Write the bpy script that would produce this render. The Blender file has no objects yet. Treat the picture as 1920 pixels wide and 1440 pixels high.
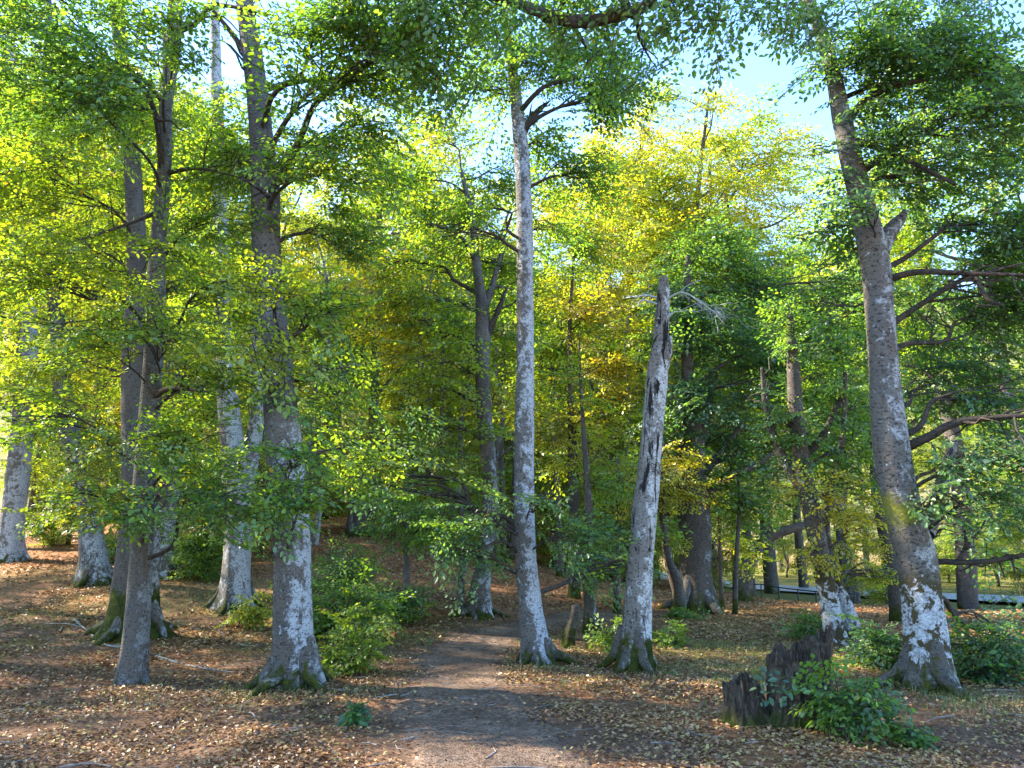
import bpy, math, random
import numpy as np
from mathutils import Vector

rng = np.random.default_rng(11)
random.seed(11)
S = bpy.context.scene
COL = S.collection
PI = math.pi
R = math.radians

# ------------------------------------------------------------------ camera, sky, sun, exposure
F = 1450.0                                   # focal length in pixels of the 1920 px wide photograph
PITCH = math.atan(300 / F)
CAM = np.array([0.0, 0.0, 1.6])
cd = bpy.data.cameras.new('camera')
cd.sensor_width = 36.0
cd.lens = 36.0 * F / 1920.0
cd.clip_start = 0.05
cd.clip_end = 3000
cam = bpy.data.objects.new('camera', cd)
COL.objects.link(cam)
cam.location = CAM
cam.rotation_euler = (PI / 2 + PITCH, 0, 0)
S.camera = cam

SUN_EL = R(36)
SUN_AZ = R(-72)                              # from +Y towards +X
SUN_DIR = Vector((math.sin(SUN_AZ) * math.cos(SUN_EL), math.cos(SUN_AZ) * math.cos(SUN_EL), math.sin(SUN_EL)))
w = bpy.data.worlds.new('World')
S.world = w
w.use_nodes = True
wn = w.node_tree
sky = wn.nodes.new('ShaderNodeTexSky')
sky.sky_type = 'NISHITA'
sky.sun_disc = False
sky.sun_elevation = SUN_EL
sky.sun_rotation = SUN_AZ
sky.air_density = 1.0
sky.dust_density = 0.1
sky.ozone_density = 6.0
bg = wn.nodes['Background']
bg.inputs['Strength'].default_value = 0.145
wn.links.new(sky.outputs['Color'], bg.inputs['Color'])
ld = bpy.data.lights.new('sun', 'SUN')
ld.energy = 4.4
ld.angle = R(0.5)
ld.color = (1.0, 0.90, 0.74)
lo = bpy.data.objects.new('sun', ld)
COL.objects.link(lo)
lo.rotation_euler = SUN_DIR.to_track_quat('Z', 'Y').to_euler()
S.view_settings.view_transform = 'Standard'
S.view_settings.look = 'None'
S.view_settings.exposure = 2.7
S.view_settings.gamma = 1.0
S.cycles.max_bounces = 10
S.cycles.diffuse_bounces = 7
S.cycles.glossy_bounces = 2
S.cycles.transmission_bounces = 6
S.cycles.caustics_reflective = False
S.cycles.caustics_refractive = False
S.cycles.sample_clamp_indirect = 6.0

# ------------------------------------------------------------------ helpers: pixels to places, noise, terrain
FW = np.array([0, math.cos(PITCH), math.sin(PITCH)])
UP = np.array([0, -math.sin(PITCH), math.cos(PITCH)])


def ray(px, py):
    return FW + np.array([(px - 960) / F, 0, 0]) + UP * ((720 - py) / F)


def at(px, py, Y):
    d = ray(px, py)
    t = Y / d[1]
    return CAM + t * d, t                    # the point and the metres one focal length spans there


def _hash(ix, iy, iz, seed):
    h = (ix.astype(np.int64) * 374761393 + iy.astype(np.int64) * 668265263 + iz.astype(np.int64) * 2147483647 + seed * 974634777) & 0xffffffff
    h = ((h ^ (h >> 13)) * 1274126177) & 0xffffffff
    h = (h ^ (h >> 16)) & 0xffffffff
    return h / 4294967295.0


def vnoise(x, y, z=None, seed=0):
    x = np.asarray(x, float); y = np.asarray(y, float)
    z = np.zeros_like(x) if z is None else np.asarray(z, float)
    x, y, z = np.broadcast_arrays(x, y, z)
    ix, iy, iz = np.floor(x), np.floor(y), np.floor(z)
    fx, fy, fz = x - ix, y - iy, z - iz
    fx, fy, fz = [f * f * (3 - 2 * f) for f in (fx, fy, fz)]
    out = 0
    for a in (0, 1):
        for b in (0, 1):
            for c in (0, 1):
                wgt = (fx if a else 1 - fx) * (fy if b else 1 - fy) * (fz if c else 1 - fz)
                out = out + wgt * _hash(ix + a, iy + b, iz + c, seed)
    return out


def fbm(x, y, z=None, seed=0, octv=3):
    s, a, t = 0, 1, 0
    for k in range(octv):
        f = 2 ** k
        s = s + a * vnoise(x * f, y * f, None if z is None else z * f, seed + k)
        t += a
        a *= .5
    return s / t


def sst(a, b, x):
    t = np.clip((x - a) / (b - a), 0, 1)
    return t * t * (3 - 2 * t)


def ramp_(y, y0, w):                          # soft ramp starting at y0
    return np.where(y < y0 - w, 0, np.where(y > y0 + w, y - y0, (y - y0 + w) ** 2 / (4 * w)))


def ground_h(x, y):
    x = np.asarray(x, float); y = np.asarray(y, float)
    rise = ramp_(y, 13.0, 3.0) - ramp_(y, 46.0, 8.0)
    A = .13 * sst(6.5, -7, x) - .02 * sst(-9, -20, x)
    h = A * rise
    h = h - 1.0 * sst(5, 14, x) * sst(17, 34, y)
    h = h + .55 * (ramp_(y, 90.0, 12.0) - ramp_(y, 250.0, 30.0))
    h = h + .22 * (fbm(x * .22, y * .22, seed=3) - .5) + .05 * (fbm(x * .9, y * .9, seed=9) - .5)
    return h


def hit(px, py):
    d = ray(px, py)
    t = np.linspace(3, 120, 6000)
    P = CAM + t[:, None] * d
    below = P[:, 2] <= ground_h(P[:, 0], P[:, 1])
    i = int(np.argmax(below)) if below.any() else len(t) - 1
    return P[i], t[i]


# ------------------------------------------------------------------ helpers: meshes and objects
def build(name, V, Q, mats, parent=None, fmat=None, tint=None, smooth=False, vattr=None, loc=None):
    """Arrays of vertices and quads (or triangles) as one mesh object."""
    me = bpy.data.meshes.new(name)
    V = np.asarray(V, np.float32)
    Q = np.asarray(Q, np.int32)
    n = Q.shape[1]
    me.vertices.add(len(V)); me.vertices.foreach_set('co', V.ravel())
    me.loops.add(Q.size); me.loops.foreach_set('vertex_index', Q.ravel())
    me.polygons.add(len(Q)); me.polygons.foreach_set('loop_start', np.arange(0, Q.size, n, dtype=np.int32))
    for m in (mats if isinstance(mats, (list, tuple)) else [mats]):
        me.materials.append(m)
    if fmat is not None:
        me.polygons.foreach_set('material_index', np.asarray(fmat, np.int32))
    me.polygons.foreach_set('use_smooth', np.full(len(Q), smooth, bool))
    me.update(calc_edges=True)
    if tint is not None:
        a = me.attributes.new('tint', 'FLOAT', 'FACE')
        a.data.foreach_set('value', np.asarray(tint, np.float32))
    for k, v in (vattr or {}).items():
        a = me.attributes.new(k, 'FLOAT', 'POINT')
        a.data.foreach_set('value', np.asarray(v, np.float32))
    o = bpy.data.objects.new(name, me)
    COL.objects.link(o)
    if parent is not None:
        o.parent = parent
    if loc is not None:
        o.location = loc
    return o


def thing(name, label, cat, loc, group=None):
    o = bpy.data.objects.new(name, None)
    o.empty_display_size = .2
    COL.objects.link(o)
    o.location = [float(v) for v in loc]
    o['label'] = label
    o['category'] = cat
    if group:
        o['group'] = group
    return o


def tag(o, label, cat, group=None):
    o['label'] = label
    o['category'] = cat
    if group:
        o['group'] = group
    return o


def kind(o, k, label=None):
    o['kind'] = k
    if label:
        o['label'] = label
    return o


def dup(root, loc, rz, sc, label, group):
    r = root.copy()
    COL.objects.link(r)
    r.location = loc
    r.rotation_euler = (0, 0, rz)
    r.scale = sc
    r['label'] = label
    r['group'] = group
    for ch in list(root.children):
        c = ch.copy()
        COL.objects.link(c)
        c.parent = r
    return r


class MB:
    """Collects tubes and other quad patches into one mesh."""
    def __init__(s):
        s.v, s.q, s.m, s.n = [], [], [], 0

    def add(s, V, Q, mat=0):
        s.v.append(V); s.q.append(np.asarray(Q) + s.n); s.m.append(np.full(len(Q), mat)); s.n += len(V)

    def tube(s, P, r, seg=8, mat=0, rough=0.0, seed=0, flare=None, cap=True):
        P = np.asarray(P, float); r = np.asarray(r, float)
        if cap:
            e = P[-1] - P[-2]
            e = e / (np.linalg.norm(e) + 1e-9)
            P = np.vstack([P, P[-1] + e * r[-1] * .35, P[-1] + e * r[-1] * .5])
            r = np.r_[r, r[-1] * .75, r[-1] * .05]
        n = len(P)
        T = np.gradient(P, axis=0)
        T /= np.linalg.norm(T, axis=1)[:, None] + 1e-9
        ref = np.array([0, 1.0, 0.07]) if abs(T[:, 1]).max() < .9 else np.array([0.2, 0, 1.0])
        A = np.cross(T, ref); A /= np.linalg.norm(A, axis=1)[:, None] + 1e-9
        B = np.cross(T, A)
        th = np.linspace(0, 2 * PI, seg, endpoint=False)
        c, sn = np.cos(th), np.sin(th)
        rr = np.repeat(r[:, None], seg, 1)
        if rough:
            L = np.cumsum(np.r_[0, np.linalg.norm(np.diff(P, axis=0), axis=1)])
            rm = max(r.mean(), .02)
            zz = (L / (rm * 4))[:, None]
            nz = fbm(c[None] * 1.3 + 7, sn[None] * 1.3 + 3, zz + seed * 1.7, seed=seed, octv=3) - .5
            nz2 = vnoise(c[None] * 4 + 7, sn[None] * 4 + 3, zz * 5, seed=seed + 9) - .5
            rr = rr * (1 + rough * (2.2 * nz + .35 * nz2))
        if flare is not None:
            rr = rr * flare(th[None], P[:, 2][:, None])
        V = P[:, None, :] + rr[..., None] * (c[None, :, None] * A[:, None, :] + sn[None, :, None] * B[:, None, :])
        V = V.reshape(-1, 3)
        i = np.arange(n - 1)[:, None] * seg
        j = np.arange(seg)[None]
        k = (j + 1) % seg
        Q = np.stack([i + j, i + k, i + seg + k, i + seg + j], -1).reshape(-1, 4)
        s.add(V, Q, mat)

    def build(s, name, mats, parent=None, smooth=True, off=(0, 0, 0)):
        V = np.vstack(s.v) - np.asarray(off)
        return build(name, V, np.vstack(s.q), mats, parent, np.concatenate(s.m), smooth=smooth)


def spline(K, step=.14):
    """Catmull-Rom through the rows of K (any number of columns), resampled by length of the first three."""
    K = np.asarray(K, float)
    P = np.vstack([2 * K[0] - K[1], K, 2 * K[-1] - K[-2]])
    out = []
    for i in range(1, len(P) - 2):
        L = np.linalg.norm(P[i + 1, :3] - P[i, :3])
        m = max(2, int(L / step))
        t = np.linspace(0, 1, m, endpoint=False)[:, None]
        a, b, c, d = P[i - 1], P[i], P[i + 1], P[i + 2]
        out.append(.5 * (2 * b + (c - a) * t + (2 * a - 5 * b + 4 * c - d) * t ** 2 + (3 * b - a - 3 * c + d) * t ** 3))
    out.append(K[-1:])
    return np.vstack(out)


# ------------------------------------------------------------------ materials
def mat(name):
    m = bpy.data.materials.new(name)
    m.use_nodes = True
    t = m.node_tree
    t.nodes.clear()
    return m, t


def N(t, typ, **kw):
    n = t.nodes.new(typ)
    for k, v in kw.items():
        if k in n.inputs:
            n.inputs[k].default_value = v
        else:
            setattr(n, k, v)
    return n


def rampn(t, fac, stops, interp='LINEAR'):
    n = t.nodes.new('ShaderNodeValToRGB')
    n.color_ramp.interpolation = interp
    e = n.color_ramp.elements
    while len(e) < len(stops):
        e.new(.5)
    for el, (p, c) in zip(e, stops):
        el.position = p
        el.color = (*c, 1) if len(c) == 3 else c
    if fac is not None:
        t.links.new(fac, n.inputs['Fac'])
    return n


def mixc(t, fac, a, b, blend='MIX'):
    n = t.nodes.new('ShaderNodeMix')
    n.data_type = 'RGBA'
    n.blend_type = blend
    for s, v in ((n.inputs[0], fac), (n.inputs[6], a), (n.inputs[7], b)):
        if hasattr(v, 'is_linked'):
            t.links.new(v, s)
        elif isinstance(v, (int, float)):
            s.default_value = v
        else:
            s.default_value = (*v, 1)
    return n.outputs[2]


def mathn(t, op, a, b=None, clamp=False):
    n = t.nodes.new('ShaderNodeMath')
    n.operation = op
    n.use_clamp = clamp
    for s, v in ((n.inputs[0], a), (n.inputs[1], b)):
        if v is None:
            continue
        if hasattr(v, 'is_linked'):
            t.links.new(v, s)
        else:
            s.default_value = v
    return n.outputs[0]


def noise(t, vec, scale, detail=3, rough=.55, dist=0.0):
    n = N(t, 'ShaderNodeTexNoise', Scale=scale, Detail=detail, Roughness=rough, Distortion=dist)
    t.links.new(vec, n.inputs['Vector'])
    return n.outputs['Fac']


def mapping(t, vec, sc):
    n = t.nodes.new('ShaderNodeMapping')
    n.inputs['Scale'].default_value = sc
    t.links.new(vec, n.inputs['Vector'])
    return n.outputs['Vector']


def finish(t, col, rough=.9, bump=None, bs=.4, bd=.02, spec=.2):
    b = N(t, 'ShaderNodeBsdfPrincipled')
    if hasattr(col, 'is_linked'):
        t.links.new(col, b.inputs['Base Color'])
    else:
        b.inputs['Base Color'].default_value = (*col, 1)
    if hasattr(rough, 'is_linked'):
        t.links.new(rough, b.inputs['Roughness'])
    else:
        b.inputs['Roughness'].default_value = rough
    b.inputs['Specular IOR Level'].default_value = spec
    if bump is not None:
        bn = N(t, 'ShaderNodeBump', Strength=bs, Distance=bd)
        t.links.new(bump, bn.inputs['Height'])
        t.links.new(bn.outputs['Normal'], b.inputs['Normal'])
    o = N(t, 'ShaderNodeOutputMaterial')
    t.links.new(b.outputs[0], o.inputs[0])


def bark(name, base, dark, pale, pale_amt=.5, moss_h=.5, fine=1.0, stain=.5, lit_moss=None, streak=0.0, blotch=None, pale_top=None):
    """Beech bark: mottled grey, weathered stretches, pale lichen patches, dark cracks, moss up to about moss_h metres."""
    m, t = mat(name)
    tc = N(t, 'ShaderNodeTexCoord')
    ov = tc.outputs['Object']
    inf = N(t, 'ShaderNodeObjectInfo')
    ad = N(t, 'ShaderNodeVectorMath', operation='ADD')
    t.links.new(ov, ad.inputs[0]); t.links.new(inf.outputs['Location'], ad.inputs[1])
    pv = ad.outputs[0]
    sep = N(t, 'ShaderNodeSeparateXYZ')
    t.links.new(ov, sep.inputs[0])
    z = sep.outputs[2]
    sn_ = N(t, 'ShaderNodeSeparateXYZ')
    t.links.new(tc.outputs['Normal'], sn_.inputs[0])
    big = noise(t, mapping(t, pv, (1.2, 1.2, .6)), 1.2, 3, .6)
    mid = noise(t, mapping(t, pv, (1, 1, .75)), 4.6 * fine, 4, .65, .6)
    pat = noise(t, mapping(t, pv, (1, 1, .85)), 11 * fine, 5, .72, .8)
    spk = noise(t, mapping(t, pv, (1, 1, 1.5)), 26 * fine, 3, .7, .3)
    fis = noise(t, mapping(t, pv, (1.0, 1.0, 2.8)), 13 * fine, 4, .7, .5)
    brown = tuple(a * .4 + b * .6 for a, b in zip(base, (.11, .075, .05)))
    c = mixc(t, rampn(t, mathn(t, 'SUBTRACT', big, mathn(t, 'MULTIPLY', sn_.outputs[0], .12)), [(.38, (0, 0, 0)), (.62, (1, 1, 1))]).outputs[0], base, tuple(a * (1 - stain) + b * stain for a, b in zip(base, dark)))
    c = mixc(t, rampn(t, mid, [(.40, (0, 0, 0)), (.66, (1, 1, 1))]).outputs[0], c, brown)
    lo_ = .64 - .22 * pale_amt
    side = mathn(t, 'MULTIPLY', sn_.outputs[0], .085)  # pale amount grows towards +X, dark tone towards -X
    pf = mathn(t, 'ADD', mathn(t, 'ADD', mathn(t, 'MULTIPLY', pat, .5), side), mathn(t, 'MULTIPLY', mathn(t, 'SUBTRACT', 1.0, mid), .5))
    if pale_top:
        pf = mathn(t, 'SUBTRACT', pf, mathn(t, 'MULTIPLY', mathn(t, 'MULTIPLY', mathn(t, 'SUBTRACT', z, pale_top), .16, True), .55))
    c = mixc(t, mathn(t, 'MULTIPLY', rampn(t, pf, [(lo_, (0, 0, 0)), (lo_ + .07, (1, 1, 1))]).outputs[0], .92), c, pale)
    c = mixc(t, rampn(t, spk, [(.36, (.9, .9, .9)), (.47, (0, 0, 0))]).outputs[0], c, dark)
    c = mixc(t, rampn(t, fis, [(.28, (1, 1, 1)), (.40, (0, 0, 0))]).outputs[0], c, dark)
    if streak:
        vs = noise(t, mapping(t, pv, (1, 1, .13)), 7.5, 5, .72, 1.2)
        c = mixc(t, rampn(t, vs, [(.60 - streak * .2, (0, 0, 0)), (.64 - streak * .2, (1, 1, 1))]).outputs[0], c, dark)
    if blotch:
        z0, z1 = blotch
        inb = mathn(t, 'SUBTRACT', 1.0, mathn(t, 'ABSOLUTE', mathn(t, 'DIVIDE', mathn(t, 'SUBTRACT', z, (z0 + z1) / 2), (z1 - z0) / 2)), True)
        bl = noise(t, pv, 5.2, 4, .6, 1.4)
        bm = mathn(t, 'ADD', mathn(t, 'MULTIPLY', inb, .34), bl)
        c = mixc(t, rampn(t, inb, [(0, (0, 0, 0)), (.3, (1, 1, 1))]).outputs[0], c, mixc(t, mid, (.045, .036, .02), (.085, .068, .032)))
        c = mixc(t, rampn(t, mathn(t, 'ADD', bm, mathn(t, 'MULTIPLY', mathn(t, 'SUBTRACT', pat, .5), .95)), [(.70, (0, 0, 0)), (.745, (1, 1, 1))]).outputs[0], c, rampn(t, spk, [(.3, (.10, .09, .08)), (.46, (.30, .30, .30)), (.68, (.54, .55, .57))]).outputs[0])
    if lit_moss:  # warm sunlight on the trunk, painted in as a yellow mossy patch
        z0, z1 = lit_moss
        a = mathn(t, 'SUBTRACT', 1.0, mathn(t, 'ABSOLUTE', mathn(t, 'DIVIDE', mathn(t, 'SUBTRACT', z, (z0 + z1) / 2), (z1 - z0) / 2)))
        f = mathn(t, 'ADD', mathn(t, 'MULTIPLY', a, .30), mathn(t, 'ADD', mathn(t, 'MULTIPLY', mid, .5), mathn(t, 'MULTIPLY', pat, .4)))
        c = mixc(t, rampn(t, f, [(.63, (0, 0, 0)), (.75, (1, 1, 1))]).outputs[0], c, mixc(t, spk, (.10, .095, .015), (.30, .28, .05)))
    mossc = mixc(t, rampn(t, pat, [(.35, (0, 0, 0)), (.65, (1, 1, 1))]).outputs[0], (.012, .017, .004), (.062, .07, .010))
    mh = mathn(t, 'SUBTRACT', mathn(t, 'ADD', moss_h - .80, mathn(t, 'ADD', mathn(t, 'MULTIPLY', mid, 1.1), mathn(t, 'MULTIPLY', pat, .6))), z)
    c = mixc(t, rampn(t, mathn(t, 'MULTIPLY', mh, 2.0), [(.10, (0, 0, 0)), (.38, (1, 1, 1))]).outputs[0], c, mossc)
    hgt = mathn(t, 'ADD', mathn(t, 'MULTIPLY', fis, .8), mathn(t, 'ADD', mathn(t, 'MULTIPLY', pat, .5), mathn(t, 'MULTIPLY', spk, .4)))
    finish(t, c, .92, hgt, .9, .035, .12)
    return m


M = {}
GREY = (.20, .195, .185)
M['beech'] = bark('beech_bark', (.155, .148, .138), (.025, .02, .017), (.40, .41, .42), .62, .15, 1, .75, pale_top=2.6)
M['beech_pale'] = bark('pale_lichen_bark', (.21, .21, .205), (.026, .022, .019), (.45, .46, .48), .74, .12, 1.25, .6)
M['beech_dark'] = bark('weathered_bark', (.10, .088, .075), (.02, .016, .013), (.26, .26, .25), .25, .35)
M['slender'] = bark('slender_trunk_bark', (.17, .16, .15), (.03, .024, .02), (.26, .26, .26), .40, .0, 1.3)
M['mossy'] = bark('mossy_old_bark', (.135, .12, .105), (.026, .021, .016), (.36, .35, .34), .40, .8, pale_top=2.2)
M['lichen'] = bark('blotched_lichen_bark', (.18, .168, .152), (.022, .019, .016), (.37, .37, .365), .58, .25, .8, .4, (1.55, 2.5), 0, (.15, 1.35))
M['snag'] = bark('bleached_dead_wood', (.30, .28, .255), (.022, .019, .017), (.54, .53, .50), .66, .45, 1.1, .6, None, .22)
M['footed'] = bark('dark_bark_sunlit_foot', (.13, .115, .10), (.025, .02, .017), (.27, .27, .26), .3, .1, 1, .5, None, 0, (-.3, 1.25))  # white foot is sunlight painted into the bark, darker bark above is shade
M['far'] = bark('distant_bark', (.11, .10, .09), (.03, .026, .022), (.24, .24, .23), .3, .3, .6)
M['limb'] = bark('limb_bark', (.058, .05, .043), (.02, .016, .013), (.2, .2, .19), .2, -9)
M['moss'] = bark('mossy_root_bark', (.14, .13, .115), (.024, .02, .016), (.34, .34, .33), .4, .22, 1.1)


def leafmat(name, stops, tstops, trans=.5, gloss=.05):
    m, t = mat(name)
    at_ = N(t, 'ShaderNodeAttribute', attribute_name='tint')
    c = rampn(t, at_.outputs['Fac'], stops).outputs[0]
    ct = rampn(t, at_.outputs['Fac'], tstops).outputs[0]
    d = N(t, 'ShaderNodeBsdfDiffuse'); t.links.new(c, d.inputs[0])
    tr = N(t, 'ShaderNodeBsdfTranslucent'); t.links.new(ct, tr.inputs[0])
    g = N(t, 'ShaderNodeBsdfGlossy'); g.inputs['Roughness'].default_value = .42
    g.inputs[0].default_value = (.9, .95, 1, 1)
    mx = N(t, 'ShaderNodeMixShader'); mx.inputs[0].default_value = trans
    t.links.new(d.outputs[0], mx.inputs[1]); t.links.new(tr.outputs[0], mx.inputs[2])
    m2 = N(t, 'ShaderNodeMixShader'); m2.inputs[0].default_value = gloss
    t.links.new(mx.outputs[0], m2.inputs[1]); t.links.new(g.outputs[0], m2.inputs[2])
    o = N(t, 'ShaderNodeOutputMaterial'); t.links.new(m2.outputs[0], o.inputs[0])
    return m


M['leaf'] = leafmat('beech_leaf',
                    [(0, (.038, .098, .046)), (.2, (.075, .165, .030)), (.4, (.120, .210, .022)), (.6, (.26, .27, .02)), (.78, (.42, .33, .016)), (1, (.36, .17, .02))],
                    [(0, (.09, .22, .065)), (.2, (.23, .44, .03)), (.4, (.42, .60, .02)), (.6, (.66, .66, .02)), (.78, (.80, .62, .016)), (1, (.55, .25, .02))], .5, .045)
M['fallen'] = leafmat('fallen_leaf',
                      [(0, (.05, .028, .017)), (.3, (.14, .07, .032)), (.55, (.27, .14, .06)), (.75, (.40, .25, .115)), (.9, (.42, .30, .10)), (1, (.40, .34, .06))],
                      [(0, (.05, .028, .017)), (.3, (.14, .07, .032)), (.55, (.27, .14, .06)), (.75, (.40, .25, .115)), (.9, (.42, .30, .10)), (1, (.40, .34, .06))], .15, .04)
M['grass'] = leafmat('grass_blade', [(0, (.05, .09, .02)), (.6, (.12, .17, .035)), (1, (.28, .24, .08))], [(0, (.1, .2, .03)), (.6, (.25, .34, .05)), (1, (.4, .36, .1))], .35, .04)
m_, t_ = mat('twig'); finish(t_, (.05, .04, .033), .9); M['twig'] = m_

m_, t_ = mat('forest_floor')
g_ = N(t_, 'ShaderNodeNewGeometry')
pos = g_.outputs['Position']
vor = N(t_, 'ShaderNodeTexVoronoi', Scale=17.0); t_.links.new(mapping(t_, pos, (1, 1.5, 1)), vor.inputs['Vector'])
sepc = N(t_, 'ShaderNodeSeparateColor'); t_.links.new(vor.outputs['Color'], sepc.inputs[0])
lit = rampn(t_, sepc.outputs[0], [(0, (.06, .03, .017)), (.35, (.14, .062, .03)), (.65, (.24, .11, .048)), (.88, (.33, .18, .075)), (1, (.40, .27, .12))]).outputs[0]
far_ = noise(t_, pos, .35, 4, .6)
red = rampn(t_, noise(t_, pos, 2.2, 5, .7), [(.25, (.13, .055, .028)), (.55, (.26, .112, .05)), (.8, (.34, .165, .075))]).outputs[0]
c_ = mixc(t_, .5, lit, red)
soil = rampn(t_, noise(t_, pos, 2.2, 6, .7), [(.3, (.10, .058, .037)), (.55, (.17, .106, .068)), (.75, (.24, .165, .112))]).outputs[0]
soil = mixc(t_, rampn(t_, noise(t_, pos, 24, 5, .8), [(.4, (1, 1, 1)), (.55, (0, 0, 0))]).outputs[0], soil, (.06, .038, .028))
at_ = N(t_, 'ShaderNodeAttribute', attribute_name='soil')
c_ = mixc(t_, at_.outputs['Fac'], c_, soil)
gr = rampn(t_, noise(t_, pos, 3.5, 6, .75), [(.25, (.05, .075, .018)), (.55, (.11, .145, .03)), (.8, (.19, .20, .06))]).outputs[0]
at_ = N(t_, 'ShaderNodeAttribute', attribute_name='grass')
gf = mathn(t_, 'MULTIPLY', at_.outputs['Fac'], rampn(t_, noise(t_, pos, 5, 5, .75), [(.32, (.15, .15, .15)), (.6, (1, 1, 1))]).outputs[0])
c_ = mixc(t_, gf, c_, gr)
dry = rampn(t_, noise(t_, pos, .12, 6, .7), [(.3, (.10, .11, .035)), (.5, (.22, .19, .08)), (.75, (.33, .25, .14))]).outputs[0]
at_ = N(t_, 'ShaderNodeAttribute', attribute_name='dry')
c_ = mixc(t_, at_.outputs['Fac'], c_, dry)
finish(t_, c_, .95, mathn(t_, 'ADD', vor.outputs['Distance'], noise(t_, pos, 30, 4)), .5, .04, .1)
M['floor'] = m_

m_, t_ = mat('trodden_path')
g_ = N(t_, 'ShaderNodeNewGeometry'); pos = g_.outputs['Position']
c_ = rampn(t_, noise(t_, pos, 2.2, 6, .7), [(.3, (.115, .07, .046)), (.5, (.20, .13, .086)), (.7, (.29, .205, .145))]).outputs[0]
pv = N(t_, 'ShaderNodeTexVoronoi', Scale=55.0); t_.links.new(pos, pv.inputs['Vector'])
c_ = mixc(t_, rampn(t_, pv.outputs['Distance'], [(.10, (1, 1, 1)), (.2, (0, 0, 0))]).outputs[0], c_, (.22, .165, .125))
c_ = mixc(t_, rampn(t_, noise(t_, pos, 24, 5, .8), [(.4, (1, 1, 1)), (.55, (0, 0, 0))]).outputs[0], c_, (.06, .038, .028))
finish(t_, c_, .95, mathn(t_, 'ADD', noise(t_, pos, 14, 6, .75), mathn(t_, 'MULTIPLY', pv.outputs['Distance'], .5)), .7, .04, .15)
M['path'] = m_
m_, t_ = mat('asphalt')
g_ = N(t_, 'ShaderNodeNewGeometry')
c_ = rampn(t_, noise(t_, g_.outputs['Position'], 1.2, 6, .7), [(.3, (.18, .185, .20)), (.7, (.26, .265, .28))]).outputs[0]
finish(t_, c_, .55, noise(t_, g_.outputs['Position'], 90), .2, .005, .5)
M['asphalt'] = m_
m_, t_ = mat('rotten_wood')
tc_ = N(t_, 'ShaderNodeTexCoord')
gn = noise(t_, mapping(t_, tc_.outputs['Object'], (5, 5, 2.0)), 3.0, 8, .8, 1.6)
c_ = rampn(t_, gn, [(.30, (.013, .010, .007)), (.45, (.058, .042, .029)), (.58, (.135, .105, .076)), (.74, (.30, .26, .21))]).outputs[0]
sp_ = N(t_, 'ShaderNodeSeparateXYZ'); t_.links.new(tc_.outputs['Object'], sp_.inputs[0])
ms = mathn(t_, 'SUBTRACT', mathn(t_, 'ADD', .05, mathn(t_, 'MULTIPLY', noise(t_, tc_.outputs['Object'], 6), .35)), sp_.outputs[2])
c_ = mixc(t_, rampn(t_, mathn(t_, 'MULTIPLY', ms, 3), [(.2, (0, 0, 0)), (.5, (1, 1, 1))]).outputs[0], c_, (.06, .075, .015))
finish(t_, c_, .95, gn, 1.0, .06, .1)
M['rotten'] = m_
m_, t_ = mat('dead_stick')
tc_ = N(t_, 'ShaderNodeTexCoord')
c_ = rampn(t_, noise(t_, tc_.outputs['Object'], 9, 4), [(.3, (.11, .09, .075)), (.6, (.27, .245, .22))]).outputs[0]
finish(t_, c_, .9, noise(t_, tc_.outputs['Object'], 30), .4, .01)
M['stick'] = m_
m_, t_ = mat('lichen_twig'); finish(t_, (.27, .29, .27), .95); M['greytwig'] = m_
m_, t_ = mat('dark_iron'); finish(t_, (.03, .03, .032), .5, spec=.5); M['iron'] = m_


def plain(name, c, r=.8):
    m, t = mat(name)
    tc = N(t, 'ShaderNodeTexCoord')
    finish(t, mixc(t, noise(t, tc.outputs['Object'], 12), tuple(v * .8 for v in c), tuple(min(1, v * 1.15) for v in c)), r)
    return m


# ------------------------------------------------------------------ the setting: ground, path, road
def axis(*segs):
    out = [np.array([segs[0][0]])]
    for a, b, st in segs:
        n = max(1, int(round((b - a) / st)))
        out.append(np.linspace(a, b, n + 1)[1:])
    return np.concatenate(out)


gx = axis((-420, -120, 30), (-120, -40, 4), (-40, -14, .8), (-14, 14, .14), (14, 40, .6), (40, 120, 4), (120, 420, 30))
gy = axis((-60, -6, 3), (-6, 4, .5), (4, 20, .13), (20, 45, .3), (45, 110, 1.5), (110, 420, 8))
X, Y = np.meshgrid(gx, gy)
Z = ground_h(X, Y)

PATH_PX = [(900, 1440, .72), (872, 1330, .66), (858, 1262, .62), (872, 1222, .60), (925, 1192, .58), (1010, 1170, .55), (1110, 1156, .6), (1230, 1150, .55)]
pk = [(-.55, -6, .8), (-.45, 2, .78)] + [(*hit(a, b)[0][:2], c) for a, b, c in PATH_PX]
pk = np.array([(a, b, 0, c) for a, b, c in pk])
PC = spline(pk, .12)


def path_dist(x, y):
    best = np.full(np.shape(x), 9e9)
    for k in range(0, len(PC), 2):
        best = np.minimum(best, np.hypot(x - PC[k, 0], y - PC[k, 1]) / PC[k, 3])
    return best


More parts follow.
